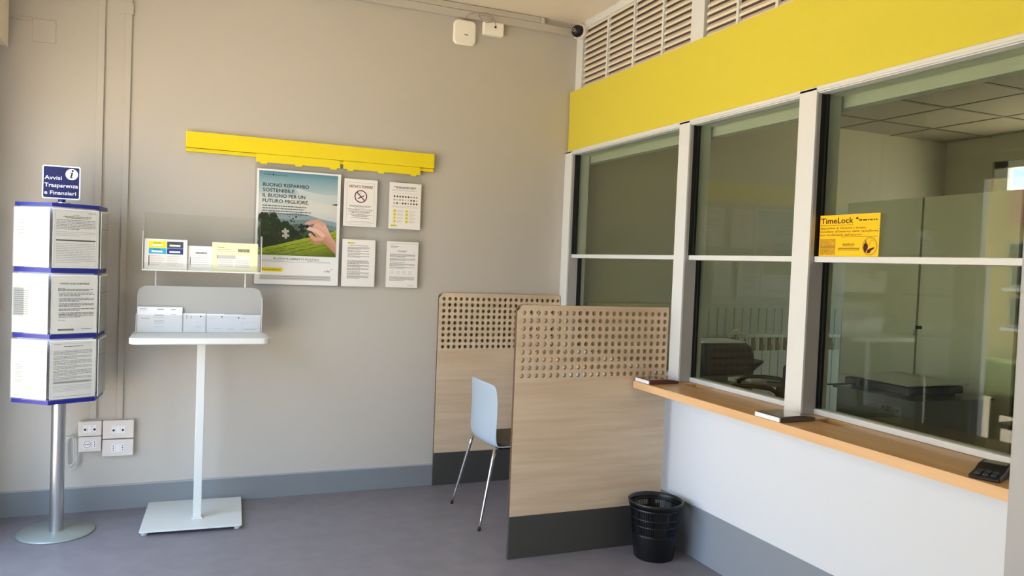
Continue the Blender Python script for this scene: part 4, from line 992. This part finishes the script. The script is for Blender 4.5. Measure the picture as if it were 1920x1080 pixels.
# office chair with arm, seen in window 2
oc = thing('office_chair', (3.14, 3.72, 0), 'dark office chair with loop armrest behind the middle window', 'office chair')
def ocx(v, a=math.atan2(0.75, -0.66)):     # local x = facing direction, y = sideways
    return Vector((3.14+v.x*math.cos(a)-v.y*math.sin(a), 3.72+v.x*math.sin(a)+v.y*math.cos(a), v.z))
for sgn in (-1, 1):
    y_ = 0.235*sgn; mb = MB()
    mb.tube([(-0.20, y_, 0.60), (-0.21, y_, 0.74), (-0.19, y_, 0.830), (-0.15, y_, 0.852), (-0.05, y_, 0.856), (0.05, y_, 0.848), (0.10, y_, 0.82), (0.10, y_, 0.74), (0.06, y_, 0.60)], 0.013, 12); mb.build('armrest', 'black', oc, xf=ocx)
mb = MB(); mb.prism(rrect(-0.27, -0.21, -0.22, 0.22, 0.025), fxy(0.60, 0.99)); mb.build('backrest', 'navy', oc, bev=0.02, seg=3, xf=ocx)
mb = MB(); mb.prism(rrect(-0.22, 0.22, -0.22, 0.22, 0.06), fxy(0.50, 0.57)); mb.build('seat', 'navy', oc, bev=0.02, seg=3, xf=ocx)
mb = MB(); mb.lathe([(0.028, 0.08), (0.028, 0.50)], 0, 0, 16); mb.build('column', 'black', oc, xf=ocx)
for i in range(5):
    a = 2*PI*i/5+0.3; b = MB(); b.tube([(0, 0, 0.10), (0.26*math.cos(a), 0.26*math.sin(a), 0.035)], [0.022, 0.030], 8); b.build('leg', 'black', oc, xf=ocx)

# scale on steel box behind window 3
sb = thing('steel_box', (3.3, 2.85, 0), 'grey steel cabinet with a small lettered label, carrying the scale behind the glass', 'cabinet')
Bx(3.20, 3.70, 2.615, 3.10, 0, 0.915).build('body', 'steel_dk', sb, bev=0.004)
Bx(3.18, 3.72, 2.60, 3.11, 0.915, 0.925).build('lid', 'steel_dk', sb)
lp = Print((3.1985, 2.83, 0.80), (0, -1, 0), (0, 0, 1), 0.14, 0.085, rgb(112, 112, 104), 0.001)
lp.text('ABI', 0.015, 0.052, 0.026, rgb(10, 10, 12), 2, 0.065, 0.03); lp.words(0.09, 0.13, 0.055, 0.010, rgb(50, 50, 48), 2); lp.para(0.02, 0.125, 0.035, 2, 0.014, 0.005, rgb(90, 90, 84), 2)
lp.build('name_label', sb)
sl_ = thing('parcel_scale', (3.35, 2.9, 0.925), 'flat steel-topped parcel scale standing on the grey steel cabinet', 'scale')
mb = MB(); mb.box(3.23, 3.62, 2.69, 3.08, 0.938, 0.975); mb.build('body', 'black2', sl_, bev=0.006)
mb = MB(); mb.prism(rrect(3.21, 3.64, 2.67, 3.10, 0.012), fxy(0.984, 0.992)); mb.build('weighing_plate', 'metal', sl_, bev=0.002)
for x, y in ((3.27, 2.73), (3.58, 2.73), (3.27, 3.04), (3.58, 3.04)):
    b = MB(); b.lathe([(0.02, 0.9255), (0.02, 0.938)], x, y, 14, cap=True); b.build('foot', 'black', sl_)
    b = MB(); b.lathe([(0.012, 0.975), (0.012, 0.984)], x, y, 12, cap=True); b.build('plate_support', 'black', sl_)
mb = MB(); mb.tube([(3.22, 3.00, 0.95), (3.17, 3.05, 0.94), (3.10, 3.14, 0.925), (2.99, 3.40, 0.90)], 0.004, 8); mb.build('power_cord', 'black', sl_)

# ------------------------------------------------------------------ outdoors (seen in reflections and through the office window)
struct(Bx(-40, -1.2, -30, 40, -0.2, -0.1).build('ground', 'paving'))
fc = thing('street_house', (-6, 9, -0.1), 'sunlit ochre house across the street, mirrored in the counter glass', 'house')
Bx(-9, -6, 6.4, 13, -0.1, 5.6).build('wall', 'stucco', fc)
Bx(-5.995, -5.985, 6.4, 7.62, 2.35, 3.0).build('pink_band', 'pink', fc)
for y0, y1, z0, z1 in ((6.6, 7.60, 1.44, 2.12), (6.6, 7.60, 0.86, 1.34), (8.6, 9.7, 0.9, 2.2), (10.8, 11.9, 0.9, 2.2)):
    b = MB(); b.box(-5.995, -5.95, y0, y1, z0, z1); wf = b.build('window', 'o_wall', fc)
    Bx(-5.95, -5.94, y0+0.05, y1-0.05, z0+0.05, z1-0.05).build('pane', 'f_glass', wf)
    Bx(-6, -5.88, y0-0.05, y1+0.05, z0-0.05, z0-0.005).build('sill', 'white', wf)
hd = Bx(-5.8, -5.4, 6.4, 7.9, -0.1, 0.42).build('hedge_planter', 'leafy', bev=0.04); tag(hd, 'low green planter in front of the ochre house, mirrored in the glass', 'planter')
gc = thing('garden_chair', (-1.5, 4.4, -0.1), 'black rounded outdoor chair mirrored low in the right counter window', 'chair')
mb = MB()
outer = rrect(4.12, 4.60, -0.06, 0.54, 0.07, 8); inner = rrect(4.19, 4.53, 0.06, 0.36, 0.03, 8)
n_ = len(outer)
for x in (-1.47, -1.44):
    for k in range(n_): mb.face([(x, *outer[k]), (x, *outer[(k+1) % n_]), (x, *inner[(k+1) % n_]), (x, *inner[k])])
for rg in (outer, inner):
    for k in range(n_): mb.face([(-1.47, *rg[k]), (-1.47, *rg[(k+1) % n_]), (-1.44, *rg[(k+1) % n_]), (-1.44, *rg[k])])
mb.build('backrest', 'black', gc)
mb = MB(); mb.prism(rrect(-1.92, -1.47, 4.14, 4.58, 0.05), fxy(0.24, 0.28)); mb.build('seat', 'black', gc)
for x, y in ((-1.5, 4.17), (-1.5, 4.55), (-1.88, 4.17), (-1.88, 4.55)):
    b = MB(); b.tube([(x, y, -0.1), (x, y, 0.24)], 0.015, 10); b.build('leg', 'black', gc)
struct(Bx(6.6, 30, -15, 20, -0.2, -0.1).build('ground_yard', 'paving'))
mb = MB(); random.seed(9); y = 2.0
while y < 12.0:
    d_ = random.uniform(0.25, 0.6); mb.box(12, 12.6, y, y+d_, -0.1, 2.95+random.uniform(0, 0.14)); y += d_
tag(mb.build('stone_wall', 'stone'), 'bright rough stone wall outside the office window', 'stone wall')

M['backdrop_hill'] = mat('sky_toned_hillside', rgb(60, 92, 106), 0.95, noise=((0.05, 0.05, 0.1), rgb(74, 104, 116), 5))  # added hill covers the overbright sky; the sky's blue is put into its colour
mb = MB(); random.seed(21); NX_ = 30
top = [(-60+i*6.0, 26+8*math.sin(i*0.35)+random.uniform(-1, 1)) for i in range(NX_)]
vs = []
for y, h in top: vs += [(45, y, -0.2), (62+0.2*h, y, h*0.6), (85, y, h)]
mb.mesh(vs, [(3*i, 3*i+3, 3*i+4, 3*i+1) for i in range(NX_-1)]+[(3*i+1, 3*i+4, 3*i+5, 3*i+2) for i in range(NX_-1)], smooth=True)
struct(mb.build('backdrop_hill', 'backdrop_hill'))
